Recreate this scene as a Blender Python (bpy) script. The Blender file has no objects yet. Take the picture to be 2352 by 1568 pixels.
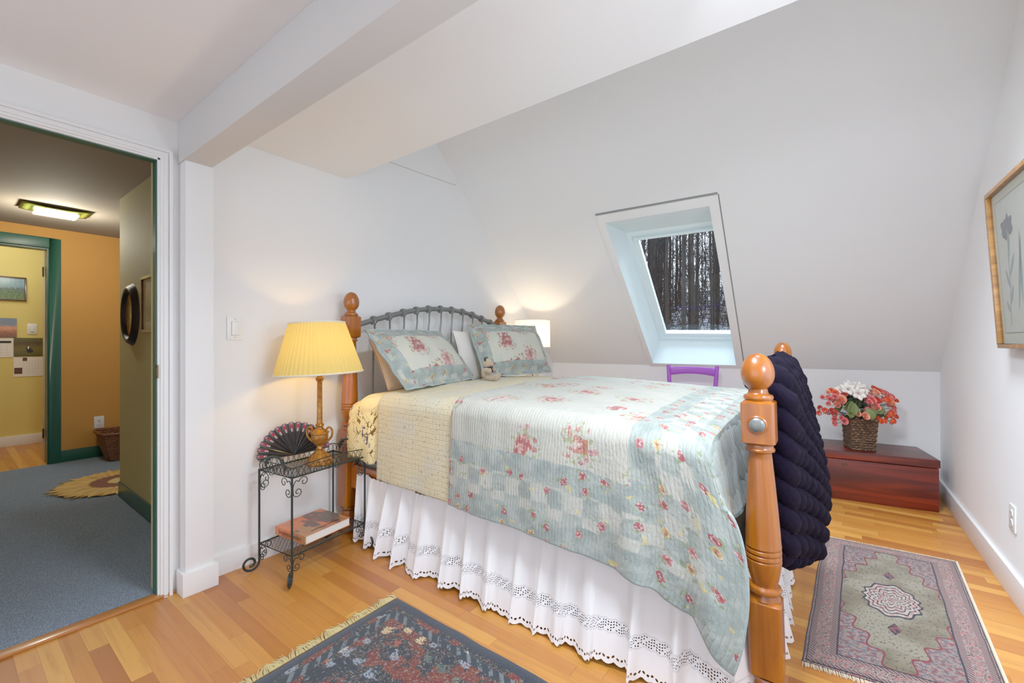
import bpy, bmesh, math, random
from math import sin, cos, pi, radians, sqrt, exp, atan2, hypot
from mathutils import Vector, Matrix, noise as mn
R = random.Random(7)
SC = bpy.context.scene
COL = SC.collection

# ------------------------------------------------------------------ helpers
def lin(v):
    v /= 255.0
    return v / 12.92 if v <= .04045 else ((v + .055) / 1.055) ** 2.4
def c(r, g, b, k=1.0):
    return tuple(min(1, lin(q) ** 1.22 * k) for q in (r, g, b))
def lerp(a, b, t): return a + (b - a) * t
def clamp(t, a=0.0, b=1.0): return max(a, min(b, t))
def smooth(a, b, t):
    t = clamp((t - a) / (b - a)); return t * t * (3 - 2 * t)
def poly(pts, x):
    if x <= pts[0][0]: return pts[0][1]
    for (x0, y0), (x1, y1) in zip(pts, pts[1:]):
        if x <= x1: return lerp(y0, y1, (x - x0) / (x1 - x0))
    return pts[-1][1]
def spline(pts, n):
    """Catmull-Rom through pts, n points per span"""
    P = [Vector(p) for p in pts]; out = []
    for i in range(len(P) - 1):
        p0 = P[max(i - 1, 0)]; p1 = P[i]; p2 = P[i + 1]; p3 = P[min(i + 2, len(P) - 1)]
        for k in range(n):
            t = k / n
            out.append(.5 * ((2 * p1) + (p2 - p0) * t + (2 * p0 - 5 * p1 + 4 * p2 - p3) * t * t + (3 * p1 - p0 - 3 * p2 + p3) * t ** 3))
    out.append(P[-1].copy()); return out

class MB:
    def __init__(s): s.v = []; s.f = []; s.uv = []
    def add(s, vs, fs, uv=None):
        o = len(s.v); s.v += [tuple(p) for p in vs]
        s.f += [tuple(i + o for i in f) for f in fs]
        s.uv += list(uv) if uv else [(0, 0)] * len(vs)
        return s
    def box(s, x0, y0, z0, x1, y1, z1, m=None):
        v = [(x, y, z) for z in (z0, z1) for y in (y0, y1) for x in (x0, x1)]
        if m: v = [m @ Vector(p) for p in v]
        return s.add(v, [(0, 2, 3, 1), (4, 5, 7, 6), (0, 1, 5, 4), (2, 6, 7, 3), (0, 4, 6, 2), (1, 3, 7, 5)],
                     [(p[0] + p[1], p[2]) for p in v])
    def hexa(s, v):   # 8 corners: bottom 4 ccw, top 4 ccw
        return s.add(v, [(3, 2, 1, 0), (4, 5, 6, 7), (0, 1, 5, 4), (1, 2, 6, 5), (2, 3, 7, 6), (3, 0, 4, 7)])
    def quad(s, a, b, cc, d, uv=((0, 0), (1, 0), (1, 1), (0, 1))): return s.add([a, b, cc, d], [(0, 1, 2, 3)], uv)
    def lathe(s, prof, n=28, m=None, caps=True, mod=None):
        v = []; f = []; uv = []
        for j, (r, z) in enumerate(prof):
            for i in range(n):
                a = 2 * pi * i / n; rr = r * (mod(i, j) if mod else 1)
                v.append((rr * cos(a), rr * sin(a), z)); uv.append((i / n, z))
        for j in range(len(prof) - 1):
            for i in range(n):
                k = (i + 1) % n
                f.append((j * n + i, j * n + k, (j + 1) * n + k, (j + 1) * n + i))
        if caps:
            f.append(tuple(range(n))[::-1]); f.append(tuple((len(prof) - 1) * n + i for i in range(n)))
        if m: v = [m @ Vector(p) for p in v]
        return s.add(v, f, uv)
    def tube(s, path, r, n=8, caps=True, closed=False, flat=1.0):
        P = [Vector(p) for p in path]; L = len(P)
        rad = r if isinstance(r, (list, tuple)) else [r] * L
        v = []; f = []; uv = []; prev = None; d = 0
        for i in range(L):
            if closed: t = P[(i + 1) % L] - P[i - 1]
            else: t = P[min(i + 1, L - 1)] - P[max(i - 1, 0)]
            if t.length < 1e-9: t = Vector((0, 0, 1))
            t.normalize()
            if prev is None:
                a = Vector((0, 0, 1)) if abs(t.z) < .9 else Vector((1, 0, 0))
                nx = t.cross(a).normalized()
            else:
                nx = (prev - t * prev.dot(t))
                nx = nx.normalized() if nx.length > 1e-9 else t.orthogonal().normalized()
            prev = nx; ny = t.cross(nx)
            if i: d += (P[i] - P[i - 1]).length
            for k in range(n):
                a = 2 * pi * k / n
                v.append(P[i] + nx * (rad[i] * cos(a)) + ny * (rad[i] * sin(a) * flat)); uv.append((k / n, d))
        m = L if closed else L - 1
        for i in range(m):
            j = (i + 1) % L
            for k in range(n):
                q = (k + 1) % n
                f.append((i * n + k, i * n + q, j * n + q, j * n + k))
        if caps and not closed:
            f.append(tuple(range(n))[::-1]); f.append(tuple((L - 1) * n + k for k in range(n)))
        return s.add(v, f, uv)
    def grid(s, fn, nu, nv, uvf=None, closeu=False):
        v = []; uv = []; f = []
        for j in range(nv + 1):
            for i in range(nu + 1):
                a, b = i / nu, j / nv
                v.append(fn(a, b)); uv.append(uvf(a, b) if uvf else (a, b))
        w = nu + 1
        for j in range(nv):
            for i in range(nu):
                f.append((j * w + i, j * w + i + 1, (j + 1) * w + i + 1, (j + 1) * w + i))
        return s.add(v, f, uv)
    def ball(s, ctr, rx, ry=None, rz=None, n=14, m=None):
        ry = ry or rx; rz = rz or rx; ctr = Vector(ctr)
        prof = [(sin(pi * j / n), -cos(pi * j / n)) for j in range(n + 1)]
        prof[0] = (.001, -1); prof[-1] = (.001, 1)
        M = Matrix.Translation(ctr) @ (m or Matrix.Identity(4)) @ Matrix.Diagonal((rx, ry, rz, 1))
        return s.lathe(prof, n + 4, M)
    def build(s, name, mat=None, parent=None, loc=None, rot=None, ang=35, bevel=0, seg=2, flat=False, solid=0, recalc=True):
        me = bpy.data.meshes.new(name)
        me.from_pydata([tuple(p) for p in s.v], [], s.f)
        ul = me.uv_layers.new(name='UVMap')
        li = [0] * len(me.loops); me.loops.foreach_get('vertex_index', li)
        fl = [0.0] * (2 * len(li))
        for k, vi in enumerate(li): fl[2 * k], fl[2 * k + 1] = s.uv[vi]
        ul.data.foreach_set('uv', fl)
        bm = bmesh.new(); bm.from_mesh(me)
        if bevel:
            bmesh.ops.remove_doubles(bm, verts=bm.verts, dist=1e-5)
            bm.normal_update()
            es = [e for e in bm.edges if len(e.link_faces) == 2 and e.calc_face_angle(0) > radians(30)]
            bmesh.ops.bevel(bm, geom=es, offset=bevel, segments=seg, profile=.6, affect='EDGES', clamp_overlap=True)
        if recalc: bmesh.ops.recalc_face_normals(bm, faces=bm.faces)
        bm.to_mesh(me); bm.free()
        if not flat:
            me.polygons.foreach_set('use_smooth', [True] * len(me.polygons))
            me.set_sharp_from_angle(angle=radians(ang))
        o = bpy.data.objects.new(name, me); COL.objects.link(o)
        if mat: me.materials.append(mat)
        if parent: o.parent = parent
        if loc: o.location = loc
        if rot: o.rotation_euler = rot
        if solid:
            md = o.modifiers.new('solid', 'SOLIDIFY'); md.thickness = solid; md.offset = 0
        return o

def thing(name, label, cat, loc=(0, 0, 0), rz=0.0, group=None):
    o = bpy.data.objects.new(name, None); COL.objects.link(o)
    o.empty_display_size = .05; o.location = loc; o.rotation_euler = (0, 0, rz)
    return tag(o, label, cat, group)
def tag(o, label, cat, group=None):
    o['label'] = label; o['category'] = cat
    if group: o['group'] = group
    return o
def struct(o):
    o['kind'] = 'structure'; return o
def lab(o, l): o['label'] = l; return o
def dup(o, parent=None, loc=None, rot=None, scale=None, mat=None):
    q = o.copy(); COL.objects.link(q)
    if parent: q.parent = parent
    if loc is not None: q.location = loc
    if rot is not None: q.rotation_euler = rot
    if scale is not None: q.scale = scale
    return q
def rotz(a): return Matrix.Rotation(a, 4, 'Z')
def T(x, y, z): return Matrix.Translation((x, y, z))
def spiral(ctr, ex, ey, r0, r1, a0, a1, n=26):
    ctr = Vector(ctr); ex = Vector(ex); ey = Vector(ey); out = []
    for i in range(n + 1):
        t = i / n; a = lerp(a0, a1, t); r = lerp(r0, r1, t)
        out.append(ctr + ex * (r * cos(a)) + ey * (r * sin(a)))
    return out
def hsh(i): return (sin(i * 127.1 + 3.7) * 43758.5453) % 1.0

# ------------------------------------------------------------------ shader expressions
class E:
    __slots__ = ('g', 's')
    def __init__(s, g, sock): s.g = g; s.s = sock
    def __add__(a, b): return a.g.m('ADD', a, b)
    __radd__ = __add__
    def __sub__(a, b): return a.g.m('SUBTRACT', a, b)
    def __rsub__(a, b): return a.g.m('SUBTRACT', b, a)
    def __mul__(a, b): return a.g.m('MULTIPLY', a, b)
    __rmul__ = __mul__
    def __truediv__(a, b): return a.g.m('DIVIDE', a, b)
    def __rtruediv__(a, b): return a.g.m('DIVIDE', b, a)
class G:
    def __init__(s, name):
        s.mat = bpy.data.materials.new(name); s.mat.use_nodes = True
        s.nt = s.mat.node_tree; s.nt.nodes.clear()
    def node(s, t): return s.nt.nodes.new(t)
    def put(s, inp, v):
        if isinstance(v, E): s.nt.links.new(v.s, inp)
        elif isinstance(v, (tuple, list)):
            n = len(inp.default_value)
            inp.default_value = tuple(v)[:n] if len(v) >= n else tuple(v) + (1,) * (n - len(v))
        else: inp.default_value = v
    def m(s, op, a, b=None, cc=None):
        n = s.node('ShaderNodeMath'); n.operation = op
        s.put(n.inputs[0], a)
        if b is not None: s.put(n.inputs[1], b)
        if cc is not None: s.put(n.inputs[2], cc)
        return E(s, n.outputs[0])
    def mn(s, a, b): return s.m('MINIMUM', a, b)
    def mx(s, a, b): return s.m('MAXIMUM', a, b)
    def lt(s, a, b): return s.m('LESS_THAN', a, b)
    def gt(s, a, b): return s.m('GREATER_THAN', a, b)
    def frac(s, a): return s.m('FRACT', a)
    def floor(s, a): return s.m('FLOOR', a)
    def ab(s, a): return s.m('ABSOLUTE', a)
    def sn(s, a): return s.m('SINE', a)
    def ss(s, a, lo, hi, t0=0.0, t1=1.0):
        n = s.node('ShaderNodeMapRange'); n.interpolation_type = 'SMOOTHSTEP'
        for k, v in zip((0, 1, 2, 3, 4), (a, lo, hi, t0, t1)): s.put(n.inputs[k], v)
        return E(s, n.outputs[0])
    def band(s, a, lo, hi): return s.gt(a, lo) * s.lt(a, hi)
    def uv(s): n = s.node('ShaderNodeTexCoord'); return E(s, n.outputs['UV'])
    def ob(s): n = s.node('ShaderNodeTexCoord'); return E(s, n.outputs['Object'])
    def sep(s, v):
        n = s.node('ShaderNodeSeparateXYZ'); s.put(n.inputs[0], v)
        return [E(s, o) for o in n.outputs]
    def vec(s, x, y, z=0.0):
        n = s.node('ShaderNodeCombineXYZ')
        for k, v in enumerate((x, y, z)): s.put(n.inputs[k], v)
        return E(s, n.outputs[0])
    def vm(s, op, a, b, out=0):
        n = s.node('ShaderNodeVectorMath'); n.operation = op; s.put(n.inputs[0], a); s.put(n.inputs[1], b)
        return E(s, n.outputs[out])
    def scl(s, v, x, y, z=1.0): return s.vm('MULTIPLY', v, (x, y, z))
    def noise(s, v, scale=5.0, det=3.0, rough=.5, dist=0.0, col=False):
        n = s.node('ShaderNodeTexNoise'); s.put(n.inputs['Vector'], v)
        n.inputs['Scale'].default_value = scale; n.inputs['Detail'].default_value = det
        n.inputs['Roughness'].default_value = rough; n.inputs['Distortion'].default_value = dist
        return E(s, n.outputs[1 if col else 0])
    def vor(s, v, scale=5.0, feat='F1', rnd=1.0, dim='2D'):
        n = s.node('ShaderNodeTexVoronoi'); n.voronoi_dimensions = dim; n.feature = feat
        s.put(n.inputs['Vector'], v); n.inputs['Scale'].default_value = scale; n.inputs['Randomness'].default_value = rnd
        return E(s, n.outputs[0]), E(s, n.outputs[1]) if feat != 'DISTANCE_TO_EDGE' else None
    def white(s, v, dim='3D'):
        n = s.node('ShaderNodeTexWhiteNoise'); n.noise_dimensions = dim
        s.put(n.inputs['W' if dim == '1D' else 'Vector'], v); return E(s, n.outputs[0])
    def mix(s, f, a, b, mode='MIX'):
        n = s.node('ShaderNodeMix'); n.data_type = 'RGBA'; n.blend_type = mode; n.clamp_factor = True
        s.put(n.inputs[0], f); s.put(n.inputs[6], a); s.put(n.inputs[7], b)
        return E(s, n.outputs[2])
    def ramp(s, f, stops, const=False):
        n = s.node('ShaderNodeValToRGB'); r = n.color_ramp
        if const: r.interpolation = 'CONSTANT'
        while len(r.elements) < len(stops): r.elements.new(.5)
        for e, (p, col) in zip(r.elements, stops): e.position = p; e.color = tuple(col) + (1,)
        s.put(n.inputs[0], f); return E(s, n.outputs[0])
    def bump(s, h, strength=.3, dist=.01):
        n = s.node('ShaderNodeBump'); n.inputs['Strength'].default_value = strength; n.inputs['Distance'].default_value = dist
        s.put(n.inputs['Height'], h); return E(s, n.outputs[0])
    def bsdf(s, col, rough=.6, metal=0.0, bump=None, coat=0.0, spec=.5, sheen=0.0, em=None, ems=0.0, trans=0.0, alpha=None):
        n = s.node('ShaderNodeBsdfPrincipled')
        s.put(n.inputs['Base Color'], col); s.put(n.inputs['Roughness'], rough); s.put(n.inputs['Metallic'], metal)
        n.inputs['Coat Weight'].default_value = coat; n.inputs['Coat Roughness'].default_value = .15
        n.inputs['Specular IOR Level'].default_value = spec; n.inputs['Sheen Weight'].default_value = sheen
        n.inputs['Transmission Weight'].default_value = trans
        if em is not None: s.put(n.inputs['Emission Color'], em); s.put(n.inputs['Emission Strength'], ems)
        if alpha is not None: s.put(n.inputs['Alpha'], alpha)
        if bump is not None: s.put(n.inputs['Normal'], bump)
        return E(s, n.outputs[0])
    def done(s, sh):
        n = s.node('ShaderNodeOutputMaterial'); s.nt.links.new(sh.s, n.inputs[0]); return s.mat
def simple(name, col, rough=.6, metal=0.0, coat=0.0, spec=.5, var=.06, vs=30.0, sheen=0.0, bs=0.0, bsc=200.0):
    g = G(name); o = g.ob(); k = g.noise(o, vs, 2)
    a = tuple(x * (1 - var) for x in col); b = tuple(min(1, x * (1 + var)) for x in col)
    bp = g.bump(g.noise(o, bsc, 2), bs, .004) if bs else None
    return g.done(g.bsdf(g.mix(k, a, b), rough, metal, bp, coat, spec, sheen))

# ------------------------------------------------------------------ materials
def m_paint(name, col, rough=.75):
    g = G(name); o = g.ob()
    k = g.noise(o, 1.3, 3); f = g.noise(o, 260, 2)
    return g.done(g.bsdf(g.mix(k, tuple(x * .97 for x in col), col), rough, 0, g.bump(f, .06, .002), spec=.25))
WALL = m_paint('wall_paint', (.80, .81, .815))
CEIL = m_paint('ceiling_paint', (.82, .825, .825), .85)
TRIM = m_paint('trim_paint', (.81, .815, .81), .35)
REVEAL = m_paint('reveal_skylit_paint', (.77, .88, .89), .4)  # blue tint puts the daylight from the skylight into the paint
ORANGE = m_paint('orange_hall_paint', c(204, 152, 78))
OLIVE = m_paint('olive_hall_paint', c(186, 180, 128))
YELLOW = m_paint('yellow_room_paint', c(226, 208, 126))
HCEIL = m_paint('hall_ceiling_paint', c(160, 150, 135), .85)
GREEN = m_paint('green_trim_paint', c(52, 96, 82), .35)

def m_floor():
    g = G('oak_strip_floor'); x, y, z = g.sep(g.ob())
    row = g.floor(y / .0565); fy = g.frac(y / .0565)
    off = g.white(row, '1D'); ln = .42 + off * .45
    xx = x / ln + off * 7.3
    cell = g.floor(xx); fx = g.frac(xx)
    rnd = g.white(g.vec(cell, row, 0.0)); r2 = g.white(g.vec(cell, row, 5.0))
    gv = g.vec(x * 2.2 + rnd * 31, y * 46 + rnd * 17, 0.0)
    grain = g.noise(gv, 1.0, 5, .6, .6)
    fine = g.noise(g.vec(x * 9, y * 420, rnd * 9), 1.0, 2)
    col = g.ramp(rnd, [(0, c(170, 104, 36)), (.25, c(194, 130, 48)), (.6, c(204, 142, 56)), (1, c(220, 166, 78))])
    col = g.mix(g.ss(grain, .45, .75) * .45, col, c(166, 100, 42))
    col = g.mix(fine * .22, col, c(150, 92, 40))
    gap = g.mx(g.ss(g.ab(fy - .5), .488, .5), g.ss(g.ab(fx - .5) * ln, .5 * ln - .0012, .5 * ln))
    col = g.mix(gap * .8, col, c(78, 44, 20))
    ro = .30 + grain * .14 + r2 * .06
    return g.done(g.bsdf(col, ro, 0, g.bump(grain * .3 - gap, .12, .002), coat=.1, spec=.5))
FLOOR = m_floor()

def m_wood(name, dark, mid, light, axis='z', sc=1.0, rough=.28, coat=.4):
    g = G(name); x, y, z = g.sep(g.ob())
    if axis == 'z': v = g.vec(x * 16 * sc, y * 16 * sc, z * 1.1 * sc)
    elif axis == 'x': v = g.vec(x * 1.1 * sc, y * 16 * sc, z * 16 * sc)
    else: v = g.vec(x * 16 * sc, y * 1.1 * sc, z * 16 * sc)
    a = g.noise(v, 1.0, 4, .55, .8); b = g.noise(v, 7.0, 3, .6)
    col = g.ramp(a, [(.25, dark), (.5, mid), (.75, light)])
    col = g.mix(b * .3, col, dark)
    return g.done(g.bsdf(col, rough, 0, g.bump(b, .04, .002), coat=coat))
PINE = m_wood('honey_pine', c(128, 68, 6), c(170, 100, 10), c(192, 124, 20), coat=.2)
PINEY = m_wood('honey_pine_rail', c(150, 80, 24), c(190, 112, 42), c(216, 142, 62), 'x')
CEDAR = m_wood('red_cedar', c(56, 10, 4), c(98, 26, 11), c(156, 56, 22), 'x', .8, .38, .08)
FRAMEW = m_wood('frame_brown_wood', c(64, 34, 16), c(92, 52, 26), c(120, 72, 38), 'x')
GILT = m_wood('gilt_frame_wood', c(130, 86, 34), c(178, 128, 62), c(206, 160, 92), 'z', 2, .35, .1)

METAL = simple('pewter_metal', c(128, 131, 129), .38, .45, var=.2, vs=90)
IRON = simple('green_black_wire', c(34, 48, 46), .45, .3, var=.3, vs=60)
BRASS = None
def m_brass():
    g = G('antique_gold'); o = g.ob(); k = g.noise(o, 55, 4, .65); k2 = g.noise(o, 9, 3)
    col = g.ramp(k, [(.2, c(84, 50, 14)), (.5, c(168, 114, 36)), (.8, c(206, 156, 66))])
    col = g.mix(g.ss(k2, .55, .8) * .5, col, c(92, 56, 22))
    return g.done(g.bsdf(col, .38, .55, g.bump(k, .1, .002), coat=.1))
BRASS = m_brass()
HINGE = simple('tarnished_brass', c(120, 96, 60), .4, .8)
BLACK = simple('black_lacquer', c(20, 18, 17), .3, 0, .3)
WHITEP = simple('white_plastic', c(232, 232, 228), .35, var=.02)
DARKP = simple('dark_slot', c(40, 40, 40), .6)
GREYP = simple('grey_plastic', c(160, 160, 158), .5)
PAGE = simple('paper_pages', c(236, 230, 222), .8, var=.04, vs=400)

def m_carpet():
    g = G('blue_grey_carpet'); o = g.ob()
    a = g.noise(o, 260, 3, .8); b = g.noise(g.scl(o, 1, 3), 90, 3, .7); d = g.noise(o, 2, 2)
    col = g.ramp(a * .6 + b * .4, [(.30, c(50, 62, 76)), (.5, c(112, 132, 152)), (.66, c(192, 204, 216))])
    col = g.mix(d * .25, col, c(70, 84, 98))
    return g.done(g.bsdf(col, .95, 0, g.bump(a, .6, .006), spec=.1, sheen=.2))
CARPET = m_carpet()

# printed flowers on cloth: returns (mask, colour)
def blossoms(g, v, scale, rad, present, cols, seed=0.0, wob=.25):
    vv = g.vm('ADD', v, (seed, seed * 1.7, 0))
    w = g.noise(vv, scale * 2.6, 2, .6, 0, True)
    wv = g.vm('ADD', vv, g.vm('MULTIPLY', g.vm('SUBTRACT', w, (.5, .5, .5)), (wob / scale, wob / scale, 0)))
    d, colr = g.vor(wv, scale, 'F1', .75)
    r1, r2, r3 = g.sep(colr)
    mask = g.lt(d, rad) * g.gt(r1, 1 - present)
    pet = g.noise(vv, scale * 7, 2, .7)
    base = g.ramp(r2, [(i / max(1, len(cols)), q) for i, q in enumerate(cols)], True)
    core = g.mix(g.ss(d, 0.0, rad) * .55, tuple(.55 * x for x in cols[0]), base)
    colo = g.mix(g.ss(pet, .5, .62) * .6, core, c(238, 222, 214))
    return mask, colo, d, r1

QC = [c(176, 72, 78), c(222, 160, 160), c(196, 96, 96), c(228, 178, 180), c(206, 150, 110)]
def quilt_bump(g, x, y, strength=.5):
    wav = g.noise(g.vec(x, y, 0), 14, 2)
    l = g.ab(g.sn((x + wav * .02) * pi / .0135))
    t = g.noise(g.vec(x * 1.0, y * .45, 0), 85, 3, .6)
    return g.bump(g.m('POWER', l, .5) * .5 + t * 1.1, strength, .006)
def m_quilt(name='floral_patch_quilt', sham=False, W=0.0, H=0.0):
    g = G(name); uv = g.uv(); x, y, _ = g.sep(uv)
    if sham:
        e = g.mn(g.mn(x, W - x), g.mn(y, H - y)); b0, b1, b2, bw = .03, .05, .055, .10
    else:
        e = g.mn(x, g.mn(y, W - y)); b0, b1, b2, bw = .095, .155, .215, .305
    big = g.noise(uv, 7, 3, .6)
    field = g.mix(g.ss(big, .35, .7), *((c(206, 205, 190), c(196, 199, 188)) if sham else (c(188, 188, 178), c(180, 183, 174))))
    m, col, d, r1 = blossoms(g, uv, 4.6 if not sham else 4.6, .17 if not sham else .26, .70, QC, 3.3, .6)
    leafn = g.noise(uv, 46, 2, .6)
    leaf = g.lt(d, .40) * g.gt(r1, .38) * g.gt(leafn, .56)
    m2, col2, d2, q1 = blossoms(g, uv, 26, .30, .75, QC, 1.1, .4)
    near = g.lt(d, .40) * g.gt(r1, .38)
    field = g.mix(leaf * .65, field, c(150, 156, 96))
    field = g.mix(m2 * near * .75, field, col2)
    field = g.mix(m * .85, field, g.mix(m2 * .6, col, col2))
    # border of blue grey with check patches and little flowers
    sage = g.mix(g.ss(g.noise(uv, 16, 3), .35, .65), c(148, 159, 155), c(170, 178, 172))
    sx = g.sn((x + (big - .5) * .05) * pi / .068); sy = g.sn((y + (big - .5) * .05) * pi / .068)
    chk = g.ss(sx * sy, -.14, .14)
    patch = g.mix(chk * .9, g.mix(big, c(180, 184, 177), c(194, 194, 184)), sage)
    mid = g.ss(e, b0 - .004, b0 + .004) * g.ss(e, b2 + .004, b2 - .004)
    bord = g.mix(mid, sage, patch)
    f1, fc, fd, fr = blossoms(g, uv, 15 if not sham else 17, .205, .44, [c(178, 66, 84), c(214, 130, 142), c(232, 214, 120), c(190, 84, 90)], 7.7, .35)
    lf = g.lt(fd, .42) * g.gt(fr, .5) * g.gt(leafn, .57)
    bord = g.mix(lf * .6, bord, c(132, 146, 92))
    bord = g.mix(f1 * .85, bord, fc)
    yl = g.gt(g.noise(g.vm('ADD', uv, (9, 4, 0)), 24, 2), .68)
    bord = g.mix(yl * .6, bord, c(214, 198, 112))
    wob = (g.noise(uv, 8, 2) - .5) * .012
    isb = g.lt(e + wob, bw)
    colr = g.mix(isb, field, bord)
    colr = g.mix(g.lt(e, .006) * .8, colr, c(172, 190, 190))
    colr = g.mix(.0, colr, c(200, 205, 205))
    return g.done(g.bsdf(colr, .9, 0, quilt_bump(g, x, y, .6), spec=.15, sheen=.15))

def m_coverlet():
    g = G('sprigged_coverlet'); uv = g.uv(); x, y, _ = g.sep(uv)
    k = g.noise(uv, 5, 3)
    col = g.mix(g.ss(k, .4, .7), c(216, 206, 172), c(208, 204, 186))
    st = g.noise(g.vec(x * 60, y * 5, 0), 1, 2)
    col = g.mix(g.ss(st, .55, .7) * .12, col, c(196, 200, 196))
    sp = g.noise(uv, 60, 3, .7); sp2 = g.noise(g.vm('ADD', uv, (5, 5, 0)), 17, 2)
    col = g.mix(g.gt(sp, .60) * g.gt(sp2, .46) * .6, col, c(142, 138, 112))
    l = g.mn(g.ab(g.frac(x / .024) - .5), g.ab(g.frac(y / .024) - .5))
    col = g.mix(g.lt(l, .04) * .10, col, c(120, 116, 100))
    return g.done(g.bsdf(col, .9, 0, g.bump(g.ss(l, 0.0, .12) + g.noise(uv, 70, 3) * .8, .4, .005), spec=.15, sheen=.1))
def m_duvet():
    g = G('yellow_blossom_duvet'); uv = g.uv()
    base = g.mix(g.noise(uv, 6, 2), c(240, 224, 160), c(240, 228, 184))
    w = g.noise(uv, 30, 2, .6)
    d, cl = g.vor(g.vm('ADD', g.scl(uv, 1.0, .55), g.vec(w * .03, w * .02, 0)), 8.5, 'F1', .9)
    r1, r2, r3 = g.sep(cl)
    lv = g.noise(g.scl(uv, 1, .5), 60, 3, .6)
    col = g.mix(g.lt(d, .36) * g.gt(lv, .55) * g.gt(r1, .3), base, g.mix(g.gt(r2, .45), c(136, 112, 40), c(74, 74, 120)))
    d2, _ = g.vor(uv, 7, 'DISTANCE_TO_EDGE')
    stem = g.lt(g.ab(g.noise(uv, 9, 2, .5, 1.2) - .5), .006)
    col = g.mix(stem, col, c(120, 84, 50))
    return g.done(g.bsdf(col, .85, 0, g.bump(g.noise(uv, 12, 3), .3, .012), spec=.15, sheen=.1))
def m_cotton(name, col):
    g = G(name); o = g.ob()
    return g.done(g.bsdf(g.mix(g.noise(o, 9, 3), tuple(x * .95 for x in col), col), .85, 0, g.bump(g.noise(o, 24, 3), .25, .01), spec=.15, sheen=.1))
COTTON = m_cotton('white_cotton', c(238, 234, 228))
CREAMC = m_cotton('cream_cotton', c(238, 214, 186))
TICKING = m_cotton('grey_ticking', c(150, 156, 150))
def m_skirt():
    g = G('eyelet_bed_skirt'); uv = g.uv(); x, z, _ = g.sep(uv)
    fx = g.frac(x / .0088) - .5; fz = g.frac(z / .0088) - .5
    hole = g.lt(fx * fx + fz * fz, .085)
    drop = g.gt(g.frac(g.floor(x / .0088) * .37 + g.floor(z / .0088) * .61), .22)
    band1 = g.band(z, .112, .152)
    band2 = g.band(z, .022, .040)
    fx2 = g.frac(x / .013) - .5; fz2 = (z - .031) / .013
    hole2 = g.lt(fx2 * fx2 + fz2 * fz2, .10)
    al = 1.0 - g.mx(band1 * hole * drop, band2 * hole2)
    line = g.mx(g.band(z, .108, .113), g.band(z, .151, .156))
    col = g.mix(line, c(238, 238, 240), c(222, 222, 224))
    p = g.bsdf(col, .85, 0, g.bump(g.noise(g.scl(uv, 1, .2), 45, 3) + line * .8, .3, .006), spec=.2, sheen=.1, alpha=al)
    return g.done(p)

def m_rug_blue():
    g = G('navy_persian_pile'); uv = g.uv(); x, y, _ = g.sep(uv); W, L = 1.25, 1.05
    e = g.mn(g.mn(x, 1.9 - x), g.mn(y, 1.2 - y))
    n1 = g.noise(uv, 16, 4, .65); n2 = g.noise(g.vm('ADD', uv, (3, 1, 0)), 30, 4, .7); n3 = g.noise(g.vm('ADD', uv, (7, 2, 0)), 9, 3, .6)
    navy = g.mix(g.noise(uv, 140, 2), c(30, 38, 50), c(52, 62, 76))
    col = g.mix(g.ss(n3, .50, .54), navy, g.mix(n1, c(96, 28, 26), c(134, 58, 44)))
    d, cl = g.vor(g.vm('ADD', uv, g.vec(n1 * .05, n2 * .05, 0)), 13, 'F1', .8)
    r1, r2, r3 = g.sep(cl)
    ring = g.sn(d * 22.0 + n2 * 16)
    mot = g.lt(d + (n2 - .5) * .9 + ring * .05, .27) * g.gt(g.noise(uv, 130, 2), .44)
    mc = g.ramp(r1, [(0, c(150, 162, 176)), (.3, c(214, 192, 150)), (.5, c(84, 108, 104)), (.66, c(170, 84, 60)), (.82, c(200, 202, 196))], True)
    col = g.mix(mot * g.gt(r2, .25), col, mc)
    ct = g.ab(g.sn(n1 * 38.0)); vine = g.lt(ct, .16) * g.gt(n3, .40)
    col = g.mix(vine * .7, col, c(186, 164, 122))
    thr = g.gt(g.noise(uv, 75, 2), .63)
    col = g.mix(thr * .6, col, c(148, 156, 164))
    # guard stripe and plain edge
    gd = g.band(e, .075, .11)
    sq = g.lt(g.ab(g.frac((x + y) / .05) - .5), .2) * g.gt(n2, .47)
    gcol = g.mix(sq, g.mix(n1, c(36, 44, 54), c(64, 76, 84)), c(120, 128, 136))
    col = g.mix(gd, col, gcol)
    col = g.mix(g.lt(e, .05), col, g.mix(g.noise(uv, 60, 2), c(36, 46, 62), c(56, 70, 88)))
    pile = g.noise(uv, 500, 2)
    col = g.mix(pile * .35, col, c(26, 28, 34))
    return g.done(g.bsdf(col, .95, 0, g.bump(pile + n1 * .5, .5, .004), spec=.1, sheen=.25))
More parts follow.
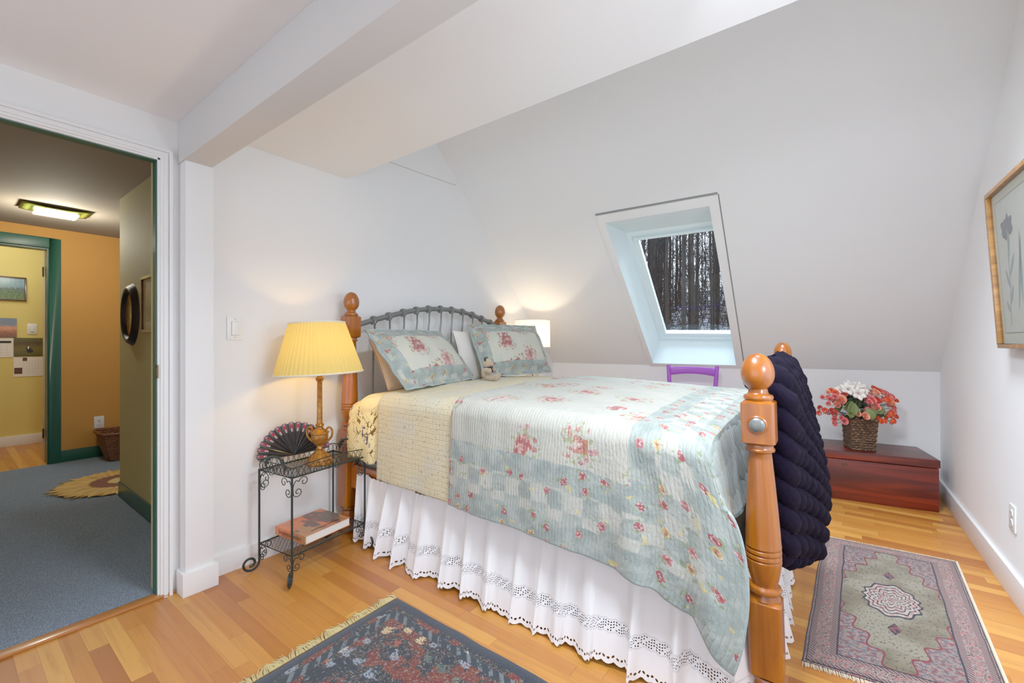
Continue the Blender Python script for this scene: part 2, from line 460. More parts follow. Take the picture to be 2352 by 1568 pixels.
def m_rug_grey():
    W, L = .56, 1.30
    g = G('sage_persian_pile'); uv = g.uv(); x, y, _ = g.sep(uv)
    ex = g.mn(x, W - x); ey = g.mn(y, L - y); e = g.mn(ex, ey)
    px = x - W / 2; py = y - L / 2
    n1 = g.noise(uv, 30, 4, .65); n2 = g.noise(g.vm('ADD', uv, (4, 1, 0)), 60, 3, .6); n3 = g.noise(g.vm('ADD', uv, (1, 9, 0)), 6, 2)
    sage = g.mix(g.ss(n3, .35, .65), c(116, 108, 86), c(144, 138, 120))
    dash = g.gt(g.noise(g.scl(uv, 1.5, 1), 70, 2), .60)
    field = g.mix(dash * .7, sage, c(76, 68, 66))
    navy, pink, teal = c(34, 36, 54), c(160, 112, 112), c(96, 116, 122)
    cont = g.ab(g.sn(n1 * 46.0))
    deco = g.mix(g.lt(cont, .30), g.mix(g.gt(n2, .5), c(156, 132, 124), teal), navy)
    deco = g.mix(g.gt(n2, .57), deco, c(138, 62, 72))
    # corner and side spandrels with scalloped edge
    ang = g.m('ARCTAN2', py, px)
    ax = g.ab(px) / .185; ay = g.ab(py) / .47
    lob = ax + ay + g.sn((g.ab(px) - g.ab(py)) * 42.0) * .10
    field = g.mix(g.gt(lob, 1.30), field, deco)
    field = g.mix(g.band(lob, 1.26, 1.31), field, c(122, 44, 54))
    rr = g.m('SQRT', px * px * 1.45 + py * py * .62) + g.sn(ang * 12.0) * .007
    medal = g.mix(g.lt(g.ab(g.sn(rr * 150.0 + n1 * 3)), .42), g.mix(g.gt(n2, .5), c(168, 126, 122), c(168, 170, 160)), navy)
    field = g.mix(g.lt(rr, .122), field, medal)
    field = g.mix(g.band(rr, .112, .122), field, navy)
    pend = g.lt(g.ab(px) * 2.2 + g.ab(g.ab(py) - .255), .05)
    field = g.mix(pend, field, g.mix(g.gt(n2, .5), navy, c(124, 70, 76)))
    # main border
    t = g.m('PINGPONG', x + y, .055) / .055
    bcol = g.mix(g.lt(g.ab(g.sn(n1 * 30.0 + t * 3.0)), .5), c(164, 142, 134), navy)
    bcol = g.mix(g.gt(n2, .58), bcol, c(170, 100, 102))
    guard = g.mix(g.lt(g.frac((x + y) / .016), .45), c(150, 126, 120), c(84, 66, 74))
    col = g.mix(g.gt(e, .104), bcol, field)
    col = g.mix(g.mx(g.band(e, .012, .032), g.band(e, .078, .098)), col, guard)
    col = g.mix(g.mx(g.lt(e, .005), g.mx(g.band(e, .010, .014), g.band(e, .098, .104))), col, c(34, 40, 54))
    pile = g.noise(uv, 420, 2)
    col = g.mix(pile * .2, col, c(70, 66, 66))
    return g.done(g.bsdf(col, .95, 0, g.bump(pile, .4, .003), spec=.1, sheen=.25))
FRINGE = simple('cream_fringe', c(206, 192, 140), .9, var=.2, vs=90)
FRINGE2 = simple('pale_fringe', c(216, 202, 178), .9, var=.15, vs=90)

def m_shade(name, col, dens, em, ems, tr=.5):
    g = G(name)
    d = g.bsdf(col, .8, 0, None, spec=.1, em=em, ems=ems)
    t = g.node('ShaderNodeBsdfTranslucent'); g.put(t.inputs[0], dens)
    mx = g.node('ShaderNodeMixShader'); mx.inputs[0].default_value = tr
    g.nt.links.new(d.s, mx.inputs[1]); g.nt.links.new(t.outputs[0], mx.inputs[2])
    return g.done(E(g, mx.outputs[0]))
def m_emit(name, col, s):
    g = G(name); n = g.node('ShaderNodeEmission'); g.put(n.inputs[0], col); n.inputs[1].default_value = s
    return g.done(E(g, n.outputs[0]))
def m_glass(name='clear_glass', refl=.12, tint=(.96, .98, .98), fk=.6):
    g = G(name); t = g.node('ShaderNodeBsdfTransparent'); g.put(t.inputs[0], tint)
    gl = g.node('ShaderNodeBsdfGlossy'); gl.inputs['Roughness'].default_value = .02
    fr = g.node('ShaderNodeFresnel'); fr.inputs[0].default_value = 1.45
    f = g.mn(E(g, fr.outputs[0]) * fk + refl * .15, .6)
    mx = g.node('ShaderNodeMixShader'); g.put(mx.inputs[0], f)
    g.nt.links.new(t.outputs[0], mx.inputs[1]); g.nt.links.new(gl.outputs[0], mx.inputs[2])
    return g.done(E(g, mx.outputs[0]))
GLASS = m_glass()

# ------------------------------------------------------------------ the setting
XR = 3.08
def kneey(x): return 3.997 + .1668 * x
def slopez(x, y): return 4.993 + .170 * x - 1.019 * y
def slopey(x, z): return (4.993 + .170 * x - z) / 1.019
SN = Vector((-.17, 1.019, 1)).normalized()

struct(MB().box(0, -2.4, -.12, XR, 4.62, 0).build('floor', FLOOR, flat=True))
struct(MB().box(-3.42, -1.3, -.12, -.03, 2.0, .008).build('floor_hall', CARPET, flat=True))
struct(MB().box(-5.0, -1.3, -.12, -3.42, 1.9, .006).build('floor_far_room', FLOOR, flat=True))
struct(MB().box(-.035, -.24, 0, .018, .655, .013).build('trim_1', m_wood('oak_threshold', c(150, 92, 40), c(188, 124, 60), c(206, 150, 84), 'y'), bevel=.005))
# wall behind the headboard, with the doorway
w = MB().box(-.05, -2.4, 0, 0, -.24, 3.2).box(-.05, -.24, 1.975, 0, .605, 3.2).box(-.05, .605, 0, 0, 4.1, 3.2)
struct(w.build('wall_left', WALL, flat=True))
WY0, WY1, WZ0, WZ1 = .55, 1.85, .72, 1.92
struct(MB().box(XR, -2.4, 0, XR + .1, WY0, 3.2).box(XR, WY1, 0, XR + .1, 4.7, 3.2).box(XR, WY0, 0, XR + .1, WY1, WZ0).box(XR, WY0, WZ1, XR + .1, WY1, 3.2).build('wall_right', m_paint('right_wall_lit_paint', (.92, .925, .93)), flat=True))  # paint lighter than the other walls, standing in for light on this side
w2 = bpy.data.objects.new('window_added', None); COL.objects.link(w2); struct(w2)  # unseen window added in the right wall to bring in side light
m = MB()
for a in ((WY0 - .07, WZ0 - .07, WY0, WZ1 + .07), (WY1, WZ0 - .07, WY1 + .07, WZ1 + .07), (WY0, WZ0 - .07, WY1, WZ0), (WY0, WZ1, WY1, WZ1 + .07)):
    m.box(XR - .016, a[0], a[1], XR, a[2], a[3])
m.build('window_casing', TRIM, w2, flat=True)
m = MB()
for a in ((WY0, WZ0, WY0 + .05, WZ1), (WY1 - .05, WZ0, WY1, WZ1), (WY0 + .05, WZ0, WY1 - .05, WZ0 + .05), (WY0 + .05, WZ1 - .05, WY1 - .05, WZ1)):
    m.box(XR + .05, a[0], a[1], XR + .09, a[2], a[3])
m.build('window_frame', TRIM, w2, flat=True)
MB().quad((XR + .07, WY0 + .04, WZ0 + .04), (XR + .07, WY1 - .04, WZ0 + .04), (XR + .07, WY1 - .04, WZ1 - .04), (XR + .07, WY0 + .04, WZ1 - .04)).build('window_pane', m_glass('added_window_glass', .05), w2, flat=True)
v = []
k0, k1 = kneey(0), kneey(XR)
struct(MB().hexa([(0, k0, 0), (XR, k1, 0), (XR, k1 + .1, 0), (0, k0 + .1, 0), (0, k0, .93), (XR, k1, .93), (XR, k1 + .1, .93), (0, k0 + .1, .93)]).build('wall_back', m_paint('knee_wall_lit_paint', (.88, .885, .89)), flat=True))  # knee wall white raised in the colour in place of fill light
struct(MB().box(0, -2.4, 2.16, XR, 1.525, 2.3).build('ceiling', CEIL, flat=True))
struct(MB().box(0, 1.40, 2.3, XR, 1.525, 3.1).build('wall_upper', WALL, flat=True))
struct(MB().box(0, 1.40, 3.1, XR, 2.6, 3.16).build('ceiling_upper', CEIL, flat=True))
# beam and column
struct(MB().box(0, .668, 1.97, XR, .781, 2.16).build('trim_2', m_paint('beam_shaded_paint', (.60, .60, .595)), bevel=.003))  # greyer than the walls: the beam's shade is put into its colour
struct(MB().box(0, .674, 0, .080, .786, 1.97).build('trim_3', WALL, bevel=.003))
struct(MB().box(0, .660, 0, .096, .801, .105).build('baseboard_column', TRIM, bevel=.003))
struct(MB().box(0, .801, 0, .016, 3.98, .10).build('baseboard_left', TRIM, bevel=.003))
struct(MB().box(XR - .016, -2.4, 0, XR, 4.49, .125).build('baseboard_right', TRIM, bevel=.003))
# sloped ceiling with the skylight opening
WI = [Vector(p) for p in ((1.036, 3.048, 0), (1.757, 3.150, 0), (1.744, 4.262, 0), (1.040, 4.143, 0))]
for p in WI: p.z = slopez(p.x, p.y)
SO = [Vector((0, slopey(0, 3.13), 3.13)), Vector((XR, slopey(XR, 3.13), 3.13)), Vector((XR, slopey(XR, .905), .905)), Vector((0, slopey(0, .905), .905))]
m = MB()
for i in range(4):
    j = (i + 1) % 4
    m.hexa([SO[i], SO[j], WI[j], WI[i]] + [p + SN * .06 for p in (SO[i], SO[j], WI[j], WI[i])])
struct(m.build('ceiling_slope', WALL, flat=True))
# skylight: casing, reveal, frame, sash, pane
WF = [Vector(p) for p in ((1.050, 3.43, 2.055), (1.771, 3.535, 2.070), (1.762, 4.395, 1.150), (1.060, 4.27, 1.160))]
def ring(mb, A, B, off):
    for i in range(4):
        j = (i + 1) % 4
        mb.hexa([A[i], A[j], B[j], B[i]] + [p + off for p in (A[i], A[j], B[j], B[i])])
    return mb
win = bpy.data.objects.new('window_1', None); COL.objects.link(win); struct(win)
WO = [Vector(p) for p in ((.984, 2.996, 0), (1.815, 3.110, 0), (1.800, 4.300, 0), (1.005, 4.166, 0))]
for p in WO: p.z = slopez(p.x, p.y)
ring(MB(), WO, WI, SN * -.014).build('window_casing', TRIM, win, flat=True)
gap = MB()
for a, b, dv in ((0, 1, Vector((0, -.010, .010))), (1, 2, Vector((.008, .0, .0)))):
    gap.hexa([WO[a], WO[b], WO[b] + dv, WO[a] + dv] + [p - SN * .002 for p in (WO[a], WO[b], WO[b] + dv, WO[a] + dv)])
gap.build('casing_shadow', simple('gap_shadow', c(150, 150, 146), .9), win, flat=True)  # thin grey strip drawn as the shadow line along the casing edge
m = MB()
for i in range(4):
    j = (i + 1) % 4
    a, b = WI[i] - SN * .012, WI[j] - SN * .012
    m.add([a, b, WF[j], WF[i]], [(0, 1, 2, 3)])
m.build('window_reveal', REVEAL, win, flat=True, solid=.004)
ctr = sum(WF, Vector()) / 4
def inset(P, d, top=0.0):
    out = []
    for i, p in enumerate(P):
        a = (P[(i + 1) % 4] - p).normalized(); b = (P[i - 1] - p).normalized()
        q = p + (a + b) * d
        if top and i < 2: q += (P[3 - i] - p).normalized() * top
        out.append(q)
    return out
FN = (WF[1] - WF[0]).cross(WF[3] - WF[0]).normalized()
if FN.y < 0: FN = -FN
G1 = inset(WF, .035); G2 = inset(WF, .075, .02)
ring(MB(), WF, G1, FN * .05).build('window_frame', REVEAL, win, flat=True)
ring(MB(), [p + FN * .018 for p in G1], [p + FN * .022 for p in G2], FN * .05).build('window_sash', REVEAL, win, flat=True)
bar = [lerp(G1[0], G2[0], .1) - FN * .004, lerp(G1[1], G2[1], .1) - FN * .004]
MB().tube([bar[0] + (bar[1] - bar[0]) * .02 + (WF[3] - WF[0]).normalized() * .03, bar[1] - (bar[1] - bar[0]) * .02 + (WF[3] - WF[0]).normalized() * .03], .013, 8).build('window_vent_bar', REVEAL, win)
PG = [p + FN * .035 for p in inset(WF, .06)]
MB().quad(*PG).build('window_pane', m_glass('window_glass', .02, (.80, .83, .85), .25), win, flat=True)

# doorway casing on the bedroom side: stepped moulding
d1 = bpy.data.objects.new('door_1', None); COL.objects.link(d1); struct(d1)
m = MB()
for (a, b, t) in ((.603, .613, .010), (.613, .627, .018), (.627, .633, .011), (.633, .645, .020)):
    m.box(0, a, 0, t, b, 1.973 + (a - .603)).box(0, -.28, 1.973 + (a - .603), t, b, 1.973 + (b - .603))
m.build('door_casing', TRIM, d1, flat=True)
MB().box(-.012, .595, .008, 0, .604, 1.975).box(-.012, -.24, 1.966, 0, .604, 1.975).build('door_stop', TRIM, d1, flat=True)
MB().box(-.055, .590, .008, -.012, .606, 1.975).box(-.055, -.24, 1.961, -.012, .606, 1.975).build('door_jamb', GREEN, d1, flat=True)
m = MB().box(-.009, .592, .985, .003, .597, 1.045).box(-.004, .590, 1.0, .001, .593, 1.03)
m.build('strike_plate', HINGE, d1, flat=True)

# hall and the room beyond
struct(MB().box(-1.80, .815, 0, -.05, .93, 2.2).build('wall_hall_right', OLIVE, flat=True))
struct(MB().box(-.12, .60, 0, -.05, .82, 2.2).build('wall_hall_return', OLIVE, flat=True))
struct(MB().box(-3.54, -1.3, 0, -3.42, -.15, 2.4).box(-3.54, -.15, 2.015, -3.42, .632, 2.4).box(-3.54, .632, 0, -3.42, 2.0, 2.4).build('wall_hall_far', ORANGE, flat=True))
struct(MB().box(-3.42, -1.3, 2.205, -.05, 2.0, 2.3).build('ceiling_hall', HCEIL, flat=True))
struct(MB().box(-3.42, -1.4, 0, -.05, -1.3, 2.3).build('wall_hall_left', ORANGE, flat=True))
struct(MB().box(-3.42, 1.9, 0, -1.7, 2.0, 2.3).build('wall_hall_end', ORANGE, flat=True))
struct(MB().box(-1.80, .805, .008, -.05, .815, .118).build('baseboard_hall_right', GREEN, bevel=.003))
struct(MB().box(-3.42, .705, .008, -3.405, 1.9, .118).build('baseboard_hall_far', GREEN, bevel=.003))
struct(MB().box(-4.87, -1.3, 0, -4.77, 1.9, 2.5).build('wall_far_room', YELLOW, flat=True))
struct(MB().box(-4.77, 1.5, 0, -3.54, 1.6, 2.5).build('wall_far_room_right', YELLOW, flat=True))
struct(MB().box(-4.77, -1.3, 0, -3.54, -1.2, 2.5).build('wall_far_room_left', YELLOW, flat=True))
struct(MB().box(-4.87, -1.3, 2.4, -3.42, 1.9, 2.5).build('ceiling_far_room', CEIL, flat=True))
struct(MB().box(-4.77, -1.2, .006, -4.753, 1.5, .115).build('baseboard_far_room', TRIM, bevel=.003))
d2 = bpy.data.objects.new('door_2', None); COL.objects.link(d2); struct(d2)
MB().box(-3.42, .632, .008, -3.40, .708, 2.11).box(-3.42, -.22, 2.018, -3.40, .632, 2.11).build('door_casing', GREEN, d2, bevel=.004)
MB().box(-3.54, .62, .008, -3.42, .636, 2.018).box(-3.54, -.16, 2.004, -3.42, .62, 2.018).build('door_jamb', GREEN, d2, flat=True)
MB().box(-3.605, .612, .012, -3.57, 1.36, 2.0).build('door_leaf', m_paint('door_leaf_paint', c(206, 196, 170), .4), d2, bevel=.002)
for z in (1.81, .28):
    MB().box(-3.590, .606, z - .045, -3.552, .613, z + .045).tube([(-3.553, .609, z - .045), (-3.553, .609, z + .045)], .006, 8).build('hinge', HINGE, d2)

MB().tube([(.0005, 1.848, 2.376), (.0005, 2.17, 2.388), (.0005, 2.50, 2.405)], .0016, 4).build('trim_4', simple('drywall_seam', c(150, 150, 146), .9))
struct(bpy.data.objects['trim_4'])
# ------------------------------------------------------------------ bed
bed = thing('bed', 'honey pine four post bed with an arched grey metal headboard', 'bed', (1.16, 2.2, 0))
BO = Vector((1.16, 2.2, 0))
def bedpost(bx, by, lean, zt, zb, zc, ang=0):
    h = .044
    m = MB()
    # bun foot
    m.lathe([(.030, 0), (.040, .012), (.047, .05), (.049, .085), (.044, .12), (.034, .138), (.040, .146), (.043, .152), (.040, .158)], 32)
    z2 = zc - .145                                   # top of the lower block
    def block(z0, z1, cham):
        k = h - .010
        pr = [(z0, h - cham), (z0 + cham * .8, h), (z1 - cham * .8, h), (z1, h - cham)]
        v = []; f = []
        for z, a in pr:
            b = a - .007
            v += [(a, -b, z), (a, b, z), (b, a, z), (-b, a, z), (-a, b, z), (-a, -b, z), (-b, -a, z), (b, -a, z)]
        for j in range(3):
            for i in range(8):
                q = (i + 1) % 8
                f.append((j * 8 + i, j * 8 + q, j * 8 + 8 + q, j * 8 + 8 + i))
        f += [tuple(range(8))[::-1], tuple(range(24, 32))]
        m.add(v, f)
    block(.158, z2, .010)
    pr = [(.041, z2 - .002), (.038, z2 + .010), (.036, z2 + .014), (.043, z2 + .019), (.0455, z2 + .026), (.043, z2 + .033), (.034, z2 + .038), (.034, z2 + .044)]
    for i in range(1, 10):
        t = i / 9; pr.append((lerp(.034, .0475, t ** .7), lerp(z2 + .044, zc - .034, t)))
    for k in range(3):
        zz = zc - .032 + k * .016
        pr += [(.0475, zz), (.0435, zz + .003), (.0435, zz + .004), (.048, zz + .008), (.0478, zz + .012)]
    for i in range(0, 15):
        t = i / 14; pr.append((lerp(.047, .0305, t ** 1.25), lerp(zc + .018, zb - .026, t)))
    pr += [(.0315, zb - .024), (.039, zb - .020), (.040, zb - .014), (.036, zb - .009), (.036, zb + .002)]
    m.lathe(pr, 36)
    block(zb, zt, .009)
    pr = [(.036, zt - .002), (.0395, zt + .004), (.0405, zt + .009), (.038, zt + .015), (.030, zt + .018), (.026, zt + .024), (.0265, zt + .030), (.024, zt + .034)]
    for i in range(1, 25):
        t = 1 - (1 - i / 24) ** 1.5
        q = -.90 + 1.90 * t
        r = .0452 * sqrt(max(0, 1 - q * q)) ** .92 * (1.0 - .085 * q)
        pr.append((max(r, .0008), zt + .034 + .107 * t))
    m.lathe(pr, 36)
    o = m.build('bedpost', PINE, bed, (bx - BO.x, by - BO.y, 0), (0, lean, ang), ang=40)
    zc2 = (zt + zb) / 2
    M = T(0, -.044, zc2 - .004) @ Matrix.Rotation(pi / 2, 4, 'X')
    q = MB().lathe([(.027, -.001), (.027, .002), (.024, .004), (.022, .003)], 28, M).build('cap_ring', PINE, o)
    q2 = MB().lathe([(.0215, .0), (.0215, .004), (.018, .008), (.009, .0105), (.001, .011)], 24, M).build('bolt_cap', METAL, o)
    lab(q2, 'dark metal bolt cap')
    return o
bedpost(.073, 1.488, .030, 1.305, 1.174, .775)
bedpost(.066, 2.934, .030, 1.325, 1.194, .775)
bedpost(2.273, 1.488, -.030, .974, .842, .531)
bedpost(2.228, 2.934, -.030, 1.005, .872, .531)

def lattice(x, ys, zs, zlow, y0, y1, xl, lean=0.0):
    path = spline([(x - BO.x, y - BO.y, z) for y, z in zip(ys, zs)], 6)
    MB().tube(path, .0165, 12).build('arch_rail', METAL, bed)
    MB().tube([(xl - BO.x, y0 - BO.y, zlow), (xl - BO.x, y1 - BO.y, zlow)], .012, 10).build('lower_rail', METAL, bed)
    for i in range(1, len(ys) - 1):
        y, z = ys[i] - BO.y, zs[i]; xx = x - BO.x
        s = MB().tube(spline([(xx + .002, y - .020, z - .024), (xx + .018, y - .008, z - .022), (xx + .020, y + .004, z), (xx + .004, y + .006, z - .035), (xx - .002, y + .010, z - .09), (xx + (xl - x) * .4, y + .002, z - .22), (xl - BO.x, y, zlow)], 5), .0062, 7).build('spindle', METAL, bed)
        t = MB()
        dy, dz = ys[i + 1] - ys[i - 1], zs[i + 1] - zs[i - 1]; tn = Vector((0, dy, dz)).normalized(); up = Vector((0, -tn.z, tn.y))
        for k in (-.009, 0, .009):
            cc = Vector((xx, y, z)) + tn * k
            t.tube([cc + (up * cos(a) + Vector((1, 0, 0)) * sin(a)) * (.0205 if k else .023) for a in [2 * pi * q / 16 for q in range(16)]], .0055, 6, closed=True)
        t.tube(spiral((xx + .015, y - .010, z - .016), (0, 1, 0), (0, 0, 1), .009, .002, 0, 7, 12), .004, 6)
        t.build('collar', METAL, s)
AY = [1.532, 1.649, 1.765, 1.882, 1.996, 2.109, 2.225, 2.340, 2.458, 2.573, 2.685, 2.798, 2.895]
AZ = [1.250, 1.285, 1.315, 1.345, 1.367, 1.382, 1.389, 1.389, 1.381, 1.364, 1.339, 1.309, 1.278]
lattice(.106, AY, AZ, .62, 1.53, 2.89, .092)
lattice(2.222, AY, [.90 + (z - 1.25) * .95 for z in AZ], .40, 1.53, 2.89, 2.245)
MB().box(.11, 1.480, .28, 2.24, 1.506, .42, T(-BO.x, -BO.y, 0)).build('side_rail', PINEY, bed, bevel=.004)
MB().box(.11, 2.918, .28, 2.20, 2.944, .42, T(-BO.x, -BO.y, 0)).build('side_rail', PINEY, bed, bevel=.004)

tag(MB().box(.16, 1.515, .24, 2.13, 2.91, .50).build('box_spring', TICKING, bevel=.02, seg=3), 'grey fabric box spring below the mattress inside the bed frame', 'box spring')
tag(MB().box(.16, 1.49, .502, 2.075, 2.93, .785).build('mattress', COTTON, bevel=.05, seg=4), 'white mattress under the quilts on the pine bed', 'mattress')

def cloth(xn0, xf0, x1, hemf, ztf, yn, yf, zfar, nu, nv, foldf, hx=None, bulge=0.0, lift=0.0, tuck=0.0, puff=0.0, seed=0, thick=.007):
    """cover draped across the bed: near hem, near side, rolled edge, top, far edge, far side"""
    m = MB(); rr = .075
    S0, S1, S2, S3 = .27, .36, .74, .80
    def fn(u, s):
        xt = lerp(lerp(xn0, xf0, smooth(.3, .75, s)), x1 - .026 * smooth(.5, .74, s) * (1 if tuck else 0), u)
        zt = ztf(xt) + lift
        if tuck: zt -= tuck * smooth(.955, 1.0, u) * smooth(S0 - .12, S1 + .06, s)
        Hz = hemf(u); Hx = hx(u) if hx else xt
        if s < S0:
            q = s / S0
            x = lerp(Hx, xt, q) + bulge * u ** 4 * sin(pi * q ** .8)
            z = lerp(Hz, zt - rr, q)
            y = yn - .012 * (1 - q) - foldf(u, x, q) - lift
            y -= puff * sin(pi * min(1, q * .9 + .1))
        elif s < S1:
            a = (s - S0) / (S1 - S0) * pi / 2
            x = xt; y = yn + rr - rr * cos(a) - lift - puff * cos(a) * .3; z = zt - rr + rr * sin(a)
            y -= foldf(u, x, 1.0) * cos(a)
        elif s < S2:
            q = (s - S1) / (S2 - S1)
            x = xt; y = lerp(yn + rr, yf - rr, q) - lift * (1 - q)
            z = zt + .018 * sin(pi * q) + .006 * mn.noise(Vector((x * 6, y * 6, seed)))
        elif s < S3:
            a = (s - S2) / (S3 - S2) * pi / 2
            x = xt; y = yf - rr + rr * sin(a) + lift; z = zt - rr + rr * cos(a)
        else:
            q = (s - S3) / (1 - S3)
            x = xt; y = yf + lift + .012 * q + .01 * sin(x * 30) * q; z = lerp(zt - rr, zfar, q)
        p = Vector((x * 9, y * 9, z * 9 + seed))
        return (x, y, z + .003 * mn.noise(p * 2.1))
    m.grid(fn, nu, nv)
    # uv in metres: u = distance from the foot edge, v = cloth length from the near hem
    w = nu + 1; uv = [None] * len(m.v); off = len(m.v) - w * (nv + 1)
    for i in range(w):
        d = 0; pv = None
        for j in range(nv + 1):
            k = off + j * w + i; p = m.v[k]
            ref = Vector((0, p[1], p[2]))
            if pv is not None: d += (ref - pv).length
            pv = ref; uv[k] = (lerp(x1 - xn0, 0, i / nu), d)
    tot = max(t[1] for t in uv)
    m.uv = uv
    return m, tot

# floral duvet at the head
m, _ = cloth(.17, .17, .56, lambda u: .475 + .012 * sin(u * 9) + .02 * u, lambda x: .842 - .05 * smooth(.30, .17, x) - .012 * smooth(.40, .47, x), 1.446, 2.955, .5, 30, 110,
             lambda u, x, q: .010 * (1 - q) * sin(x * 34) * (1 - u) - .030 * smooth(.50, .74, u), puff=.014, seed=3)
tag(m.build('floral_duvet', m_duvet(), solid=.012), 'yellow duvet with blue blossom sprigs bulging out at the head of the bed', 'duvet')
# pale sprigged coverlet turned down across the bed
m, _ = cloth(.455, .42, 1.085, lambda u: .408 - .004 * u, lambda x: .866, 1.432, 2.972, .45, 56, 150,
             lambda u, x, q: .003 * (1 - q) * sin(x * 21 + 1), seed=5)
tag(m.build('coverlet', m_coverlet(), solid=.008), 'cream sprigged coverlet folded across the bed between pillows and floral quilt', 'coverlet')
# floral patchwork quilt
HZ = [(0, .402), (.4, .390), (.6, .376), (.8, .345), (.9, .300), (1, .197)]
HX = [(0, 1.012), (.4, 1.455), (.6, 1.70), (.8, 1.95), (.92, 2.105), (1, 2.195)]
def qfold(u, x, q):
    a = smooth(.45, 1.0, u)
    f = .005 * sin(x * 17) * (1 - q) + a * (.020 * sin(x * 24 + q * 2.0) + .012 * sin(x * 47 + 1 + q)) * (1 - q) ** .8
    f += .004 * mn.noise(Vector((x * 14, q * 2.2, 2))) + .006 * a * mn.noise(Vector((x * 30, q * 3, 5)))
    return f + .036 * smooth(.72, 1.0, u)
m, tot = cloth(1.03, .90, 2.174, lambda u: poly(HZ, u), lambda x: .887 - .032 * smooth(1.0, 2.2, x), 1.412, 2.992, .42, 190, 230,
               qfold, hx=lambda u: poly(HX, u), bulge=.046, tuck=.30, seed=9)
tag(m.build('patchwork_quilt', m_quilt(W=tot), solid=.010), 'pale blue and cream floral patchwork quilt spread over the foot of the bed', 'quilt')

# ruffled bed skirt
def skirt_path(t):
    """plan position of the skirt's top edge and its outward direction"""
    L1, L2 = 1.98, 1.34
    d = t * (2 * L1 + L2)
    if d < L1: return Vector((.22 + d, 1.462, 0)), Vector((0, -1, 0)), d
    if d < L1 + L2: return Vector((2.205, 1.545 + (d - L1), 0)), Vector((1, 0, 0)), d
    return Vector((2.19 - (d - L1 - L2), 2.95, 0)), Vector((0, 1, 0)), d
def ruffle(d):
    w = d + .035 * sin(d * 5.1) + .02 * sin(d * 13.7 + 1)
    a = .62 + .38 * sin(d * 3.3 + .7)
    return (sin(w * 46) + .45 * sin(w * 83 + 1.3)) * a
m = MB(); L1, L2 = 1.98, 1.34
for d0, d1, n in ((0, L1, 420), (L1 + .001, L1 + L2 - .001, 200), (L1 + L2 + .001, 2 * L1 + L2, 160)):
    def fn(u, s, d0=d0, d1=d1):
        d = lerp(d0, d1, u); p, o, _ = skirt_path(d / (2 * L1 + L2))
        zb = .020 - .011 * abs(sin(pi * d / .024)) + .006 * sin(d * 9)
        z = lerp(zb, .385 + .006 * sin(d * 21), s)
        k = 1 - s
        amp = lerp(.006, .036, k ** .65)
        rf = ruffle(d); rf = abs(rf) ** .75 * (1 if rf > 0 else -1)
        out = .060 * k ** 1.1 + amp * rf
        if s > .9: out += .006 * sin(d * 190) * (s - .9) * 6
        if o.y < 0: out -= .045 * smooth(.40, .0, d) * k
        sl = Vector((-o.y, o.x, 0)) * (.020 * k * sin(d * 46 + 1.2 + .035 * 46 * sin(d * 5.1)))
        q = p + o * out + sl
        return (q.x, q.y, z)
    m.grid(fn, n, 26, lambda u, s, d0=d0, d1=d1: (lerp(d0, d1, u) * 1.45, .37 * s + .012))
tag(m.build('bed_skirt', m_skirt(), solid=.0), 'white gathered cotton bed skirt with eyelet lace bands and scalloped hem', 'bed skirt')

# pillows
def pillow(name, mat, W, H, t, A, Bv, Cv, label, flange=0.0, parent=None, group=None, seed=1, puff=.42):
    """A, Bv, Cv = bottom left, bottom right, top left corners"""
    A, Bv, Cv = Vector(A), Vector(Bv), Vector(Cv)
    ex = (Bv - A).normalized(); nrm = ex.cross(Cv - A).normalized(); ey = nrm.cross(ex)
    m = MB()
    for sgn in (1, -1):
        def fn(u, v):
            a, b = 2 * u - 1, 2 * v - 1
            fw, fh = 1 - 2 * flange / W, 1 - 2 * flange / H
            ia, ib = abs(a) / fw, abs(b) / fh
            h = 0.0
            if ia < 1 and ib < 1: h = ((1 - ia ** 2.4) * (1 - ib ** 2.4)) ** puff
            # corners pull in a little, edges bow
            x = (a * (1 - .045 * (1 - b * b) * (0 if flange else 1))) * W / 2
            y = (b * (1 - .05 * (1 - a * a) * (0 if flange else 1))) * H / 2
            wv = .010 * mn.noise(Vector((x * 8, y * 8, seed)))
            fl = .016 * mn.noise(Vector((x * 13, y * 13, seed + 4))) * (1 - h) if flange else 0
            return (x, y, sgn * (h * t + wv * h + .002) + fl)
        m.grid(fn, 48, 34, lambda u, v: (u * W, v * H))
    o = m.build(name, mat, ang=80)
    cen = A + ex * W / 2 + ey * H / 2
    M = Matrix((ex, ey, nrm)).transposed().to_4x4(); M.translation = cen
    o.matrix_world = M
    if parent is None: tag(o, label, 'pillow', group)
    return o
SHAM = m_quilt('floral_sham', True, .76, .45)
pillow('pillow', CREAMC, .60, .34, .045, (.345, 1.575, .862), (.275, 2.18, .866), (.190, 1.59, 1.15), 'plain cream pillow behind the left floral sham, lamp side of bed', seed=2)
pillow('pillow', COTTON, .64, .38, .045, (.28, 2.28, .866), (.31, 2.91, .866), (.180, 2.29, 1.20), 'plain white pillow behind the right floral sham, far side of bed', seed=6)
pillow('pillow_sham', SHAM, .76, .45, .072, (.585, 1.512, .888), (.435, 2.255, .892), (.300, 1.55, 1.19), 'floral quilted sham with bluish border nearest the brass table lamp', .052, seed=3)
pillow('pillow_sham', SHAM, .72, .44, .072, (.440, 2.335, .892), (.565, 2.985, .895), (.255, 2.375, 1.25), 'floral quilted sham behind the small bear, nearer the white drum lamp', .045, seed=8)

